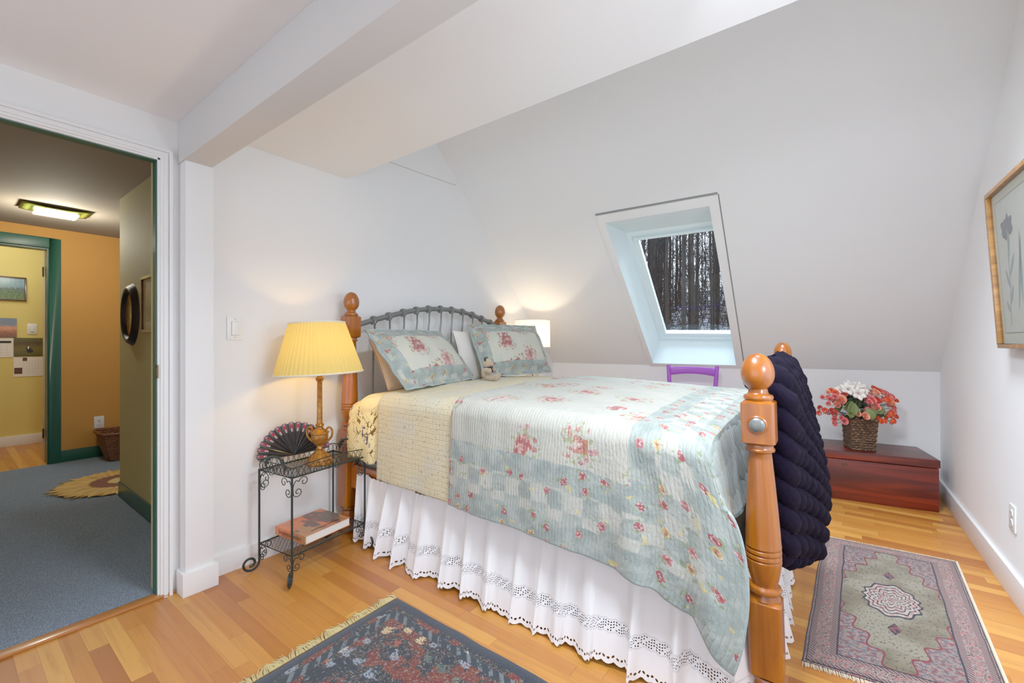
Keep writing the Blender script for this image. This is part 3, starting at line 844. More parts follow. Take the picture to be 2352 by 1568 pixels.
# small bear
FUR = simple('beige_plush', c(184, 166, 138), .95, 0, var=.2, vs=160, sheen=.5, bs=.6, bsc=260)
FURD = simple('dark_plush', c(44, 36, 32), .95, 0, var=.2, vs=160, sheen=.3)
RIB = simple('black_ribbon', c(34, 30, 34), .4)
be = thing('teddy_bear', 'tiny beige plush bear with black ears sitting between the two shams', 'toy', (.570, 2.200, .892), radians(-62))
MB().ball((0, 0, .048), .036, .034, .044, 14).build('torso', FUR, be)
hd = MB().ball((-.012, .004, .112), .036, .034, .033, 14).ball((-.010, .034, .104), .019, .016, .015, 10).build('head', FUR, be)
for sx in (-1, 1):
    MB().ball((-.012 + sx * .030, -.004, .140), .014, .008, .015, 8).build('ear', FURD, hd)
    MB().ball((-.012 + sx * .013, .031, .120), .0035, n=6).build('eye', BLACK, hd)
    MB().tube(spline([(sx * .028, .006, .072), (sx * .052, .020, .064), (sx * .068, .034, .068)], 4), [.014, .014, .015, .016, .016, .017, .017, .017, .012], 10).ball((sx * .068, .034, .068), .017, n=8).build('arm', FUR, be)
    MB().tube(spline([(sx * .020, .010, .022), (sx * .036, .046, .018), (sx * .046, .076, .022)], 4), [.019, .019, .019, .018, .018, .018, .019, .020, .014], 10).ball((sx * .046, .076, .024), .020, .014, .022, 8).build('leg', FUR, be)
MB().ball((-.010, .051, .107), .006, .004, .005, 6).build('nose', BLACK, hd)
m = MB().tube([(.022 * cos(a) - .006, .022 * sin(a) + .004, .083) for a in [2 * pi * k / 16 for k in range(16)]], .006, 6, closed=True)
for sx in (-1, 1):
    m.tube(spline([(-.004, .030, .083), (sx * .016 - .004, .036, .092), (sx * .020 - .004, .036, .080), (-.004, .032, .081)], 5), .0045, 6)
    m.tube(spline([(-.004, .032, .080), (sx * .008 - .004, .040, .064), (sx * .011 - .004, .040, .050)], 4), .0045, 6)
m.build('bow', RIB, be)

# chunky knitted throw over the foot rail
WOOL = None
g = G('chunky_purple_wool'); o_ = g.ob(); uvx, uvy, _ = g.sep(g.uv())
k = g.noise(o_, 240, 3, .7); k2 = g.noise(g.vec(uvx * 12, uvy * 20, 0), 2, 3)
WOOL = g.done(g.bsdf(g.mix(k, c(10, 7, 15), c(36, 27, 52)), .95, 0, g.bump(k + k2, .6, .006), spec=.08, sheen=.0))
m = MB(); NY = 11
for i in range(NY):
    y = 1.618 + i * .086
    ze = poly([(1.6, .47), (1.75, .38), (1.95, .34), (2.12, .37), (2.2, .44), (2.5, .40), (2.6, .44)], y) + .03 * hsh(i)
    xo = poly([(1.6, 2.285), (1.8, 2.322), (2.0, 2.360), (2.15, 2.368), (2.5, 2.370)], y)
    zt = poly([(1.6, 1.035), (1.75, 1.048), (2.1, 1.055), (2.5, 1.045)], y)
    x0 = 2.232 - .02 * (y - 1.6)
    base = spline([(x0 - .012, y, zt - .03), (x0 + .004, y, zt), (x0 + .05, y, .985), (lerp(x0 + .055, xo, .45), y, .78), (lerp(x0 + .06, xo, .85), y, .56), (xo, y, ze)], 16)
    ln = [0]
    for a, b in zip(base, base[1:]): ln.append(ln[-1] + (b - a).length)
    for ph in (0, pi):
        path = []; rad = []
        for q, p in enumerate(base):
            d = ln[q]; tg = (base[min(q + 1, len(base) - 1)] - base[max(q - 1, 0)]).normalized()
            nr = Vector((tg.z, 0, -tg.x))
            if nr.x < 0: nr = -nr
            a = d * 2 * pi / .150 + ph + (i % 2) * 1.57 + .7 * hsh(i)
            path.append(p + Vector((0, 1, 0)) * (.028 * sin(a)) + nr * (.016 * cos(a) + .006) + Vector((0, 0, .005 * hsh(q * 3 + i))))
            rad.append(.0335 * (.80 + .30 * max(0, cos(a))))
        m.tube(path, rad, 10)
    m.ball(base[-1] + Vector((0, 0, .004)), .040, .042, .036, 9)
tag(m.build('knitted_throw', WOOL, ang=180, recalc=False), 'dark purple chunky knitted throw hanging over the foot of the bed', 'throw blanket')

# ------------------------------------------------------------------ wire nightstand and what stands on it
ns = thing('wire_nightstand', 'small green black scrolled wire side table beside the bed', 'side table', (.215, 1.206, 0), .122)
HX_, HY_ = .134, .217
CR = [(-HX_, -HY_), (HX_, -HY_), (HX_, HY_), (-HX_, HY_)]
ZT, ZL = .503, .132
for (x, y) in CR:
    o = Vector((x, y, 0)).normalized()
    ox = Vector((1 if x > 0 else -1, 1 if y > 0 else -1, 0)).normalized()
    if y > 0: ox = Vector((1 if x > 0 else -1, -.1, 0)).normalized() if x > 0 else Vector((0, -1, 0))
    if x < 0 and y < 0: ox = Vector((-.25, -1, 0)).normalized()
    Rf = .040
    b = Vector((x, y, 0)); cc = b + ox * Rf + Vector((0, 0, Rf + .006))
    sp = spiral(cc, ox, (0, 0, 1), Rf, .014, pi, pi + 2 * pi * 1.28, 34)
    path = [b + Vector((0, 0, z)) for z in (ZT + .006, .40, .25, .13, .07)] + sp
    MB().tube(path, [.0052] * 5 + [lerp(.0056, .0062, i / 34) for i in range(35)], 8).build('leg', IRON, ns)
def wire_shelf(z, name):
    m = MB()
    m.tube([(x, y, z) for x, y in CR], .0042, 6, closed=True)
    n = 22; L = HY_ * 2; W = HX_ * 2
    for k in range(-12, 23):
        y0 = -HY_ + k * .0215
        for sg in (1, -1):
            # diagonal wires clipped to the rectangle
            pts = []
            for i in range(41):
                x = -HX_ + W * i / 40; y = y0 + (x + HX_) * .9 if sg > 0 else y0 + (HX_ - x) * .9
                if -HY_ <= y <= HY_: pts.append((x, y, z - .002))
            if len(pts) > 1: m.tube([pts[0], pts[-1]], .0012, 4, caps=False)
    return m.build(name, IRON, ns)
wire_shelf(ZT, 'top_shelf'); wire_shelf(ZL, 'lower_shelf')
m = MB()
for i in range(4):
    a = Vector((*CR[i], ZT)); b = Vector((*CR[(i + 1) % 4], ZT)); d = b - a; n = round(d.length / .030); t = d.normalized()
    for k in range(n):
        p = a + d * ((k + .5) / n) + Vector((0, 0, .023))
        m.tube([p + t * (.0125 * cos(q)) + Vector((0, 0, .021 * sin(q))) for q in [2 * pi * j / 14 for j in range(14)]], .0016, 5, closed=True)
    m.tube([a + d * (k / 24) + Vector((0, 0, .044 + .007 * sin(pi * k / 24) * (1.8 if i % 2 else 1))) for k in range(25)], .0026, 6)
m.build('gallery_rail', IRON, ns)
for yy, sg in ((HY_, 1), (-HY_, -1)):
    m = MB().tube([(.075 * cos(q), yy, ZT + .04 + .045 * sin(q)) for q in [pi * j / 14 for j in range(15)]], .0055, 8)
    for k in (-1, 1):
        for q in range(3):
            m.ball((k * (.078 - q * .012), yy, ZT + .038 + q * .016), .011, .004, .018, 6, Matrix.Rotation(k * (.5 + q * .4), 4, 'Y'))
    m.build('handle', IRON, ns)
for zt in (ZT, ZL):
    for (x, y) in CR:
        for ax in (Vector((-1 if x > 0 else 1, 0, 0)), Vector((0, -1 if y > 0 else 1, 0))):
            p = Vector((x, y, zt)); Z = Vector((0, 0, 1)); k = 1.0 if zt == ZT else .78
            if zt == ZL and y > 0 and x > 0: k = .74
            c1 = p + ax * .062 * k - Z * .030 * k; c2 = p + ax * .030 * k - Z * .074 * k
            up = spiral(c1, ax, Z, .026 * k, .005, pi * .5 + .2 + 1.2, -3.6 - .6, 26)
            lo = spiral(c2, ax, Z, .024 * k, .005, pi + .35, pi + .35 + 8.0, 26)
            mid = spline([lo[0], p + ax * .006 - Z * .045 * k, p + ax * .020 * k - Z * .018 * k, up[0]], 6)
            m = MB().tube(lo[::-1] + mid[1:-1] + up, .0021, 5)
            m.build('scroll', IRON, ns)

# book on the lower shelf
g = G('book_jacket'); x, y, z = g.sep(g.ob()); o_ = g.ob()
k = g.noise(o_, 9, 4, .6); k2 = g.noise(g.scl(o_, 6, 16, 1), 1.0, 4, .6)
col = g.ramp(k, [(.3, c(176, 92, 44)), (.45, c(220, 124, 62)), (.6, c(176, 134, 92)), (.75, c(236, 180, 92))])
dk = g.ss(k2 + g.ss(y, -.10, .06) * .18 - g.ab(x + .01) * 1.2, .50, .58)
col = g.mix(dk * .85, col, c(70, 72, 70))
JACKET = g.done(g.bsdf(col, .35, 0, coat=.3))
bk = thing('book', 'thick orange hardcover art book lying on the lower wire shelf', 'book', (.187, 1.216, .1385), .122)
BW, BL, BT = .125, .135, .044
MB().box(-BW + .004, -BL + .005, .003, BW - .004, BL - .004, BT - .003).build('pages', PAGE, bk, flat=True)
m = MB().box(-BW, -BL, BT - .003, BW, BL, BT).box(-BW, -BL, 0, BW, BL, .003).box(-BW, -BL - .002, 0, BW, -BL + .002, BT)
m.build('cover', JACKET, bk, bevel=.001, seg=1)
INK = simple('dark_ink', c(52, 34, 24), .5)
def text(body, size, parent, name, mat, loc, rot, sx=1.0):
    cu = bpy.data.curves.new(name, 'FONT'); cu.body = body; cu.size = size; cu.extrude = .0002; cu.align_x = 'CENTER'; cu.align_y = 'CENTER'
    o = bpy.data.objects.new(name, cu); COL.objects.link(o)
    dg = bpy.context.evaluated_depsgraph_get(); me = bpy.data.meshes.new_from_object(o.evaluated_get(dg))
    bpy.data.objects.remove(o); q = bpy.data.objects.new(name, me); COL.objects.link(q)
    me.materials.clear(); me.materials.append(mat); q.parent = parent; q.location = loc; q.rotation_euler = rot; q.scale = (sx, 1, 1)
    return q
text('Impressionism', .034, bk, 'spine_title', INK, (0, -BL - .0024, BT / 2), (pi / 2, 0, 0), .95)
text('IMPRESSIONISM', .021, bk, 'cover_title', INK, (BW - .030, 0, BT + .0003), (0, 0, pi / 2), 1.15)

# brass table lamp
la = thing('table_lamp', 'antique gold urn table lamp with a pleated yellow shade', 'lamp', (.256, 1.210, .5065), radians(36))
pr = [(.001, 0), (.068, 0), (.070, .006), (.068, .013), (.062, .017), (.060, .022), (.062, .027), (.056, .036), (.040, .052), (.022, .066), (.016, .074), (.019, .079), (.015, .084), (.013, .094), (.018, .100),
      (.032, .112), (.041, .128), (.043, .142), (.041, .154), (.045, .159), (.045, .166), (.036, .171), (.030, .178), (.020, .186), (.016, .194), (.022, .201), (.020, .208), (.014, .214)]
MB().lathe(pr, 32).build('urn_base', BRASS, la)
def flute(i, j): return 1 - .06 * (i % 2)
MB().lathe([(.0145, .214), (.0150, .222), (.0138, .230), (.0125, .428), (.0150, .436), (.020, .442), (.021, .448), (.014, .455), (.013, .460), (.021, .470), (.022, .475), (.012, .480), (.008, .52)], 24, mod=lambda i, j: flute(i, j) if 2 <= j <= 3 else 1).build('stem', BRASS, la)
for sx in (-1, 1):
    MB().tube(spline([(sx * .028, 0, .112), (sx * .046, 0, .124), (sx * .064, 0, .146), (sx * .066, 0, .176), (sx * .052, 0, .192), (sx * .038, 0, .184), (sx * .040, 0, .168), (sx * .050, 0, .170)], 6), [lerp(.0065, .0048, q / 42) for q in range(43)], 8).build('handle', BRASS, la)
SHY = m_shade('pleated_yellow_shade', c(228, 212, 132), (.44, .37, .15), (1.0, .78, .30), .04, .45)
SHT = simple('shade_trim', c(226, 220, 196), .8)
NP = 56
def pleat(i, j): return 1 + (.012 if i % 4 in (0,) else -.008 if i % 4 == 2 else .004)
sh = MB().lathe([(.216 - .080 * t, .478 + .263 * t) for t in [q / 12 for q in range(13)]], NP * 4, T(0, 0, .478) @ Matrix.Rotation(radians(-2.6), 4, 'Y') @ T(0, 0, -.478), caps=False, mod=pleat).build('lamp_shade', SHY, la, ang=20, recalc=False)
for r, z in ((.216, .478), (.136, .741)):
    MT = T(0, 0, .478) @ Matrix.Rotation(radians(-2.6), 4, 'Y') @ T(0, 0, -.478)
    MB().tube([MT @ Vector((r * cos(a), r * sin(a), z)) for a in [2 * pi * q / 72 for q in range(72)]], .0046, 6, closed=True).build('shade_trim', SHT, sh)
MB().lathe([(.012, .515), (.014, .54), (.024, .565), (.029, .59), (.026, .612), (.014, .628), (.001, .632)], 16).build('bulb', m_glass('bulb_glass', .1, (1, .98, .94)), la)

# folding fan behind the lamp
fd = Vector((.88, -.475, 0)); fw = Vector((.475, .88, 0))
fan = thing('folding_fan', 'open black lace folding fan with red and white flowers', 'fan', (.128, 1.142, .512))
FR, A0, A1, NF = .178, radians(183), radians(8), 15
def fpt(r, a, off): 
    p = fw * (r * cos(a)) + Vector((0, 0, .035 + r * sin(a))) + fd * off - fd * (.10 * max(0, r * sin(a)) * .25)
    return p
g = G('painted_lace'); uv = g.uv(); x, y, _ = g.sep(uv)
k = g.noise(uv, 26, 3)
rib_u = x * 15.0; fu = g.ab(g.frac(rib_u) - .5)
base = g.mix(g.lt(fu, .42), c(14, 12, 12), g.mix(g.ss(y, .45, .9), c(40, 30, 26), c(96, 90, 96)))
cell = g.floor(rib_u); od = g.m('MODULO', cell, 2.0)
def spot(vy, r, asp=.065):
    dx = (g.frac(rib_u) - .5) * asp; dy = (y - vy) * .12
    return g.m('SQRT', dx * dx * 1.0 + dy * dy)
s1 = spot(.93, 1); s2 = spot(.62, 1); s3 = spot(.78, 1)
col = base
for s_, cc, r in ((s3, c(170, 46, 46), .0125), (s1, c(190, 150, 170), .0085), (s2, c(214, 202, 194), .0095)):
    col = g.mix(g.lt(s_, r), col, cc)
col = g.mix(g.mx(g.lt(s1, .004), g.lt(s2, .005)), col, c(150, 40, 60))
fanm = g.done(g.bsdf(col, .6, 0, spec=.3))
m = MB()
NU = NF * 4
def ff(u, v):
    a = lerp(A0, A1, u); r = lerp(.008, FR, v)
    ph = u * NF; z = abs((ph % 1) - .5) * 2
    if v > .93: r -= .010 * (1 - sin(pi * (ph % 1))) * (v - .93) / .07
    return fpt(r, a, .006 * z * v)
m.grid(ff, NU, 12, lambda u, v: (u, (lerp(.008, FR, v) - .062) / (FR - .062)))
m.build('fan_leaf', fanm, fan, ang=180, solid=.0008)
for i in range(NF + 1):
    a = lerp(A0, A1, i / NF); mm = MB()
    mm.tube([fpt(.0, a, .001 * (i % 3)), fpt(.06, a, .002), fpt(FR * .96, a, .0055)], [.0042, .0045, .0012], 6, flat=.5)
    mm.build('fan_rib', BLACK if i in (0, NF) else FRAMEW if 0 else BLACK, fan)

# far side: small table and white drum lamp
st = thing('bedside_table', 'small white side table hidden behind the far side of the bed', 'side table', (.27, 3.30, 0))
MB().box(-.21, -.20, .655, .21, .20, .68).build('table_top', TRIM, st, bevel=.004)
MB().box(-.19, -.18, .60, .19, .18, .655).build('apron', TRIM, st, bevel=.003)
for sx in (-1, 1):
    for sy in (-1, 1):
        MB().box(sx * .18 - .018, sy * .17 - .018, 0, sx * .18 + .018, sy * .17 + .018, .60).build('leg', TRIM, st, bevel=.003)
l2 = thing('table_lamp', 'white drum shade lamp with a clear glass column in the far corner', 'lamp', (.243, 3.24, .6805))
CRY = m_glass('crystal', .7, (.98, .97, .94))
MB().lathe([(.062, 0), (.064, .006), (.060, .016), (.030, .022), (.028, .026)], 24).build('foot', TRIM, l2)
MB().lathe([(.030, .026), (.052, .05), (.055, .16), (.052, .255), (.034, .268)], 12).lathe([(.030, .279), (.030, .36), (.022, .372)], 12).build('glass_column', CRY, l2, ang=10)
PALE = simple('pale_metal', c(220, 214, 200), .3, .5)
MB().lathe([(.038, .268), (.041, .273), (.038, .279)], 24).build('lower_collar', PALE, l2)
MB().lathe([(.036, .372), (.039, .378), (.036, .386), (.010, .392), (.008, .43)], 24).build('upper_collar', PALE, l2)
MB().tube([(0, 0, .02), (0, 0, .44)], .005, 8).build('rod', HINGE, l2)
SHW = m_shade('white_drum_shade', c(240, 234, 226), (.96, .86, .74), (1.0, .86, .70), .20, .35)
s2_ = MB().lathe([(.160, .420), (.158, .662)], 56, caps=False).build('lamp_shade', SHW, l2, recalc=False)
for z in (.420, .662):
    MB().tube([(.1595 * cos(a), .1595 * sin(a), z) for a in [2 * pi * q / 56 for q in range(56)]], .0025, 6, closed=True).build('shade_trim', COTTON, s2_)

# purple chair under the skylight
PUR = simple('purple_paint', c(172, 84, 206), .4, 0, .2, var=.04)
SEAT = simple('rush_seat', c(190, 160, 110), .9, var=.2, vs=120, bs=.5)
ch = thing('ladder_back_chair', 'bright purple ladder back chair standing under the skylight', 'chair', (1.462, 3.80, 0), radians(8))
for sx in (-1, 1):
    MB().tube(spline([(sx * .172, .165, 0), (sx * .172, .160, .44), (sx * .186, .185, .72), (sx * .200, .205, .938)], 6), [.019] * 12 + [.0185, .018, .018, .0175, .017, .017, .016], 12).build('back_leg', PUR, ch)
    MB().tube([(sx * .20, -.20, 0), (sx * .20, -.20, .44), (sx * .20, -.20, .46)], [.016, .020, .018], 12).build('front_leg', PUR, ch)
for z0, z1, hw in ((.845, .918, .192), (.69, .745, .182), (.56, .61, .176)):
    m = MB()
    yb = poly([(.44, .16), (.72, .185), (.938, .205)], (z0 + z1) / 2)
    for dy in (-.007, .007): pass
    def sf(u, v, z0=z0, z1=z1, hw=hw, yb=yb):
        a = 2 * u - 1
        arch = .020 * (1 - a * a)
        return (a * hw, yb + .018 * (1 - a * a), lerp(z0 + arch, z1 + arch * .35, v))
    m.grid(sf, 16, 3).build('back_slat', PUR, ch, solid=.014)
MB().box(-.205, -.205, .435, .205, .17, .462).build('seat', SEAT, ch, bevel=.012, seg=3)
for z in (.16, .28):
    for sx in (-1, 1): MB().tube([(sx * .20, -.20, z), (sx * .173, .163, z)], .010, 8).build('stretcher', PUR, ch)
MB().tube([(-.20, -.20, .22), (.20, -.20, .22)], .010, 8).build('stretcher', PUR, ch)

# cedar chest and the flower basket on it
CH = thing('cedar_chest', 'low dark red cedar chest against the knee wall', 'chest', (2.4435, 4.150, 0), radians(8.86))
MB().box(-.535, -.212, .0, .535, .212, .292).build('chest_body', CEDAR, CH, bevel=.004)
MB().box(-.541, -.220, .296, .541, .216, .353).build('lid', CEDAR, CH, bevel=.010, seg=3)
m = MB().tube([(.012 * cos(a), -.214, .258 + .016 * sin(a)) for a in [2 * pi * q / 16 for q in range(16)]], .0022, 6, closed=True).box(-.002, -.2145, .250, .002, -.211, .262)
o = m.build('keyhole_plate', HINGE, CH, (.025, 0, 0))

fb = thing('flower_basket', 'woven brown basket of orange and pink silk roses with white lilies', 'flower arrangement', (2.59, 4.095, .3535), radians(36.6))
g = G('woven_seagrass'); o_ = g.ob(); k = g.noise(g.scl(o_, 1, 1, 2.4), 55, 3, .7)
WICK = g.done(g.bsdf(g.ramp(k, [(.36, c(40, 26, 14)), (.54, c(96, 68, 42)), (.78, c(176, 140, 96))]), .65, 0, g.bump(k, .5, .004), spec=.4))
def ball_at(mb, M, rx, ry, rz, n=6):
    pr_ = [(max(.001, sin(pi * j / n)), -cos(pi * j / n)) for j in range(n + 1)]
    mb.lathe(pr_, n + 4, M @ Matrix.Diagonal((rx, ry, rz, 1)))
m = MB(); RB = rotz(-.30)
for r in range(13):
    z = .010 + r * .0180; hw = lerp(.070, .083, r / 12)
    for s in range(4):
        nq = 5 if r % 2 else 6
        for q in range(nq):
            a = ((q + 1) / 6 if r % 2 else (q + .5) / 6) * 2 - 1
            p = Vector((a * hw, -hw, z)); M = rotz(s * pi / 2)
            ball_at(m, RB @ M @ T(*p) @ Matrix.Rotation(.30 if r % 2 else -.30, 4, 'Y'), .0165, .0062, .0098)
m.hexa([RB @ Vector(p) for p in ((-.069, -.069, .003), (.069, -.069, .003), (.069, .069, .003), (-.069, .069, .003), (-.083, -.083, .225), (.083, -.083, .225), (.083, .083, .225), (-.083, .083, .225))])
m.build('basket', WICK, fb)
def rose_mesh(Rr, op=1.0):
    m = MB()
    def fn(u, v):
        th = u * 2 * pi * 3.4
        grow = .12 + .88 * u ** .9
        rad = Rr * grow * (.55 + .45 * v ** .7 + .10 * u * v * op) * (1 + .07 * sin(th * 2.5 + 1) * v)
        z = Rr * (1.15 * v * (1 - .32 * u) + .10 * sin(th * 2.5) * v * u - .1)
        return (rad * cos(th), rad * sin(th), z)
    m.grid(fn, 64, 4)
    return m
def rose_mat(name, a, b):
    g = G(name); o_ = g.ob(); x, y, z = g.sep(o_)
    r = g.m('SQRT', x * x + y * y)
    return g.done(g.bsdf(g.mix(g.ss(r, .002, .020), a, b), .7, 0, spec=.2, sheen=.2))
RM = {'o': rose_mat('orange_petals', c(236, 78, 30), c(250, 120, 62)), 'p': rose_mat('pink_petals', c(226, 74, 84), c(246, 152, 146)),
      'e': rose_mat('peach_petals', c(246, 140, 108), c(252, 192, 156)), 'r': rose_mat('red_petals', c(200, 50, 30), c(232, 84, 56))}
RO = {}
FL = [(340, 360, 'e', .8), (430, 370, 'o', 1), (385, 430, 'p', 1), (560, 380, 'r', 1.1), (345, 480, 'p', .9), (480, 480, 'e', 1.35), (440, 575, 'e', 1.1), (325, 570, 'p', .8), (250, 660, 'r', .8), (300, 700, 'o', .9), (360, 690, 'r', .9), (390, 745, 'r', .9), (235, 755, 'o', .8), (390, 840, 'p', .9), (505, 855, 'p', 1), (385, 915, 'p', .8),
      (930, 410, 'p', 1.2), (860, 495, 'p', .9), (960, 475, 'p', 1.25), (985, 590, 'p', 1.45), (1080, 490, 'r', 1.2), (1090, 350, 'e', 1.2), (1170, 310, 'r', 1), (1180, 460, 'o', 1.2), (1270, 350, 'p', 1), (1340, 370, 'p', 1), (1400, 430, 'p', 1.1), (1300, 520, 'e', 1.1), (1400, 530, 'p', 1.1), (1500, 490, 'r', .8), (1450, 620, 'p', .9), (1340, 720, 'o', 1.2), (1420, 745, 'o', 1), (1490, 780, 'r', .8), (1450, 680, 'p', .9), (1370, 850, 'o', .9), (1450, 860, 'p', .9), (870, 660, 'p', 1), (790, 745, 'e', 1.1), (875, 755, 'e', .9), (1080, 840, 'o', .9), (1150, 850, 'o', 1), (1225, 850, 'o', .8)]
FLX = []
for i_, (X, Y, kx, s) in enumerate(FL):
    if s >= .9 and X > 300: FLX.append((X + 46 * sin(i_ * 2.4 + 1), Y + 40 * cos(i_ * 2.4 + 1), kx if i_ % 3 else 'p', s * .85))
FL = FL + FLX
FLP = []
stems = MB()
for X, Y, kx, s in FL:
    dx = (X / 8.25 - 115) * .00325; dz = (171 - Y / 8.25) * .00325
    rad2 = min(1, abs(dx) / .26)
    dy = -.13 * sqrt(max(0, 1 - rad2 ** 2)) * (.75 + .4 * hsh(X)) + .02
    if Y < 430: dy *= .55
    if len(FLP) >= len(FL) - len(FLX): dy += .03
    p = Vector((dx, dy, dz)); FLP.append(p)
    d = (p - Vector((0, .03, .20))); d = (d.normalized() + Vector((0, -.75, .15))).normalized()
    q = d.to_track_quat('Z', 'Y').to_euler()
    if kx not in RO:
        RO[kx] = rose_mesh(.0245).build('rose', RM[kx], fb, p, q, ang=180, recalc=False); RO[kx].scale = (s,) * 3
    else: dup(RO[kx], fb, p, q, (s,) * 3)
    stems.tube(spline([(dx * .15, .0, .20), (dx * .5, dy * .5, lerp(.24, dz, .65)), p - d * .012], 5), .0018, 5)
stems.build('stems', simple('dark_green_stems', c(58, 74, 38), .6, var=.2), fb)
LEAFM = simple('silk_leaf', c(120, 136, 80), .5, var=.25, vs=25)
LEAFD = simple('dark_silk_leaf', c(44, 62, 36), .5, var=.25, vs=25)
def leaf_mesh(L, W):
    m = MB()
    def fn(u, v):
        w = W * sin(pi * min(1, v * .92 + .04)) ** .8 * (1 - .25 * v)
        a = 2 * u - 1
        return (a * w, v * L, .25 * abs(a) * w - .35 * L * v * v)
    return m.grid(fn, 6, 8)
lf = [leaf_mesh(.086, .032).build('leaf', mm, fb, solid=.0006) for mm in (LEAFM, LEAFD)]
LP = [(930, 800, -.135, 2.6, 0), (1150, 690, -.12, 2.2, 0), (560, 690, -.09, 3.6, 0), (520, 640, -.07, 4.0, 0), (700, 500, -.05, 4.8, 1), (760, 470, -.06, 1.2, 1), (640, 740, -.10, 3.3, 0), (430, 650, -.02, 4.5, 0), (1120, 600, -.07, 1.8, 1), (1000, 720, -.12, 2.9, 0), (640, 800, -.08, 3.0, 0), (1250, 760, -.07, 2.0, 1), (860, 560, -.06, 2.7, 1), (1250, 640, -.03, 1.6, 1), (600, 560, -.02, 4.2, 1), (760, 620, -.07, 3.4, 1), (700, 680, -.05, 3.0, 1), (1060, 780, -.08, 2.2, 1), (1180, 560, -.02, 1.2, 1), (520, 500, 0, 5, 1), (900, 640, -.03, 3.1, 1), (800, 560, -.02, 2.6, 1)]
first = [True, True]
for X, Y, dy, a, kd in LP:
    p = ((X / 8.25 - 115) * .00325, dy, (171 - Y / 8.25) * .00325)
    rot = (radians(70), a - pi / 2 - pi / 2, 0)
    M = Matrix.Translation(p) @ Matrix.Rotation(radians(12), 4, 'X') @ Matrix.Rotation(pi / 2, 4, 'X') @ Matrix.Rotation(pi * 1.0 - a + pi * .0, 4, 'Z')
    e = M.to_euler()
    if first[kd]: lf[kd].location = p; lf[kd].rotation_euler = e; first[kd] = False
    else: dup(lf[kd], fb, p, e)
LILY = rose_mat('white_lily_petals', c(226, 186, 190), c(238, 234, 224))
m = MB()
for k in range(6):
    M = rotz(k * pi / 3) @ T(0, 0, .002 * (k % 2))
    def fn(u, v):
        a = 2 * u - 1; w = .027 * sin(pi * min(1, v * .88 + .10)) ** .8
        return M @ Vector((a * w, .004 + v * .066, .030 * sin(v * 2.1) - .010 * a * a * 1.4 + .004 * sin(v * 9) * a))
    m.grid(fn, 6, 8)
for k in range(5): m.tube([(0, 0, 0), (.006 * cos(k * 1.26), .006 * sin(k * 1.26), .018), (.012 * cos(k * 1.26), .012 * sin(k * 1.26), .034)], [.001, .0012, .0028], 5)
ll = None
for X, Y, dy, s, rx in ((650, 285, -.04, .80, .9), (790, 245, -.01, .9, .5), (915, 285, -.03, .80, 1.0), (765, 350, -.075, .78, 1.25), (540, 300, -.02, .5, .9)):
    p = ((X / 8.25 - 115) * .00325, dy, (171 - Y / 8.25) * .00325)
    e = (rx, 0, (X - 760) * .0022)
    if ll is None: ll = m.build('lily', LILY, fb, p, e, ang=180, solid=.0008); ll.scale = (s,) * 3
    else: dup(ll, fb, p, e, (s,) * 3)

# ------------------------------------------------------------------ rugs
def rug(name, corners, W, L, mat, label, nu, nv, h=.007):
    A, B, Cc, D = [Vector((*p, 0)) for p in corners]
    root = thing(name, label, 'rug', (A.x, A.y, 0))
    m = MB()
    def fn(u, v):
        p = lerp(lerp(A, B, u), lerp(D, Cc, u), v) - A
        ed = min(u * W, (1 - u) * W, v * L, (1 - v) * L)
        z = h * smooth(-.003, .012, ed) + .0015 + .002 * (1 + mn.noise(Vector((p.x * 5, p.y * 5, 1)))) * smooth(0, .1, ed)
        k = .004 * mn.noise(Vector((p.x * 9, p.y * 9, 4)))
        return (p.x + k, p.y + k, z)
    m.grid(fn, nu, nv, lambda u, v: (u * W, v * L))
    m.build('pile', mat, root, ang=180)
    return root, A, B, Cc, D
r1, A, B, Cc, D = rug('area_rug', [(.862, .035), (2.76, .035), (2.76, 1.233), (.862, 1.233)], 1.9, 1.2, m_rug_blue(), 'navy and rust patterned rug with cream fringe in front of the bed', 76, 48, .010)
m = MB(); n = 300
for i in range(n):
    y = .035 + 1.196 * (i + R.random() * .7) / n - A.y; ln = R.uniform(.035, .058); tw = sin(i * .21) * .016 + R.uniform(-.008, .008)
    m.tube([(.003, y, .008), (-.016, y + tw * .3, .010 + R.random() * .004), (-.034, y + tw, .006), (-ln, y + tw * 1.6, .003)], [.0022, .0021, .0018, .0008], 4, caps=False)
o = m.build('fringe', FRINGE, r1); o['kind'] = 'stuff'
r2, A, B, Cc, D = rug('runner_rug', [(2.335, 1.855), (2.880, 1.925), (2.941, 3.166), (2.384, 3.123)], .56, 1.30, m_rug_grey(), 'sage and rose medallion runner rug on the floor past the foot of the bed', 40, 90, .006)
m = MB()
for (P, Q, s) in ((A, B, -1), (D, Cc, 1)):
    P, Q = P - A, Q - A; t = (Q - P); o_ = Vector((-t.y, t.x, 0)).normalized() * s
    for i in range(150):
        p = P + t * ((i + R.random()) / 150)
        m.tube([p + Vector((0, 0, .004)), p + o_ * .012 + Vector((0, 0, .004)), p + o_ * R.uniform(.018, .026) + t * R.uniform(-.006, .006) + Vector((0, 0, .002))], [.0018, .0016, .0007], 4, caps=False)
for (P, Q, s) in ((B, Cc, 1),):
    P, Q = P - A, Q - A; t = Q - P; o_ = Vector((t.y, -t.x, 0)).normalized()
    m.tube([P + t * (k / 20) + o_ * .004 + Vector((0, 0, .005)) for k in range(21)], .0055, 6)
o = m.build('fringe', FRINGE2, r2); o['kind'] = 'stuff'

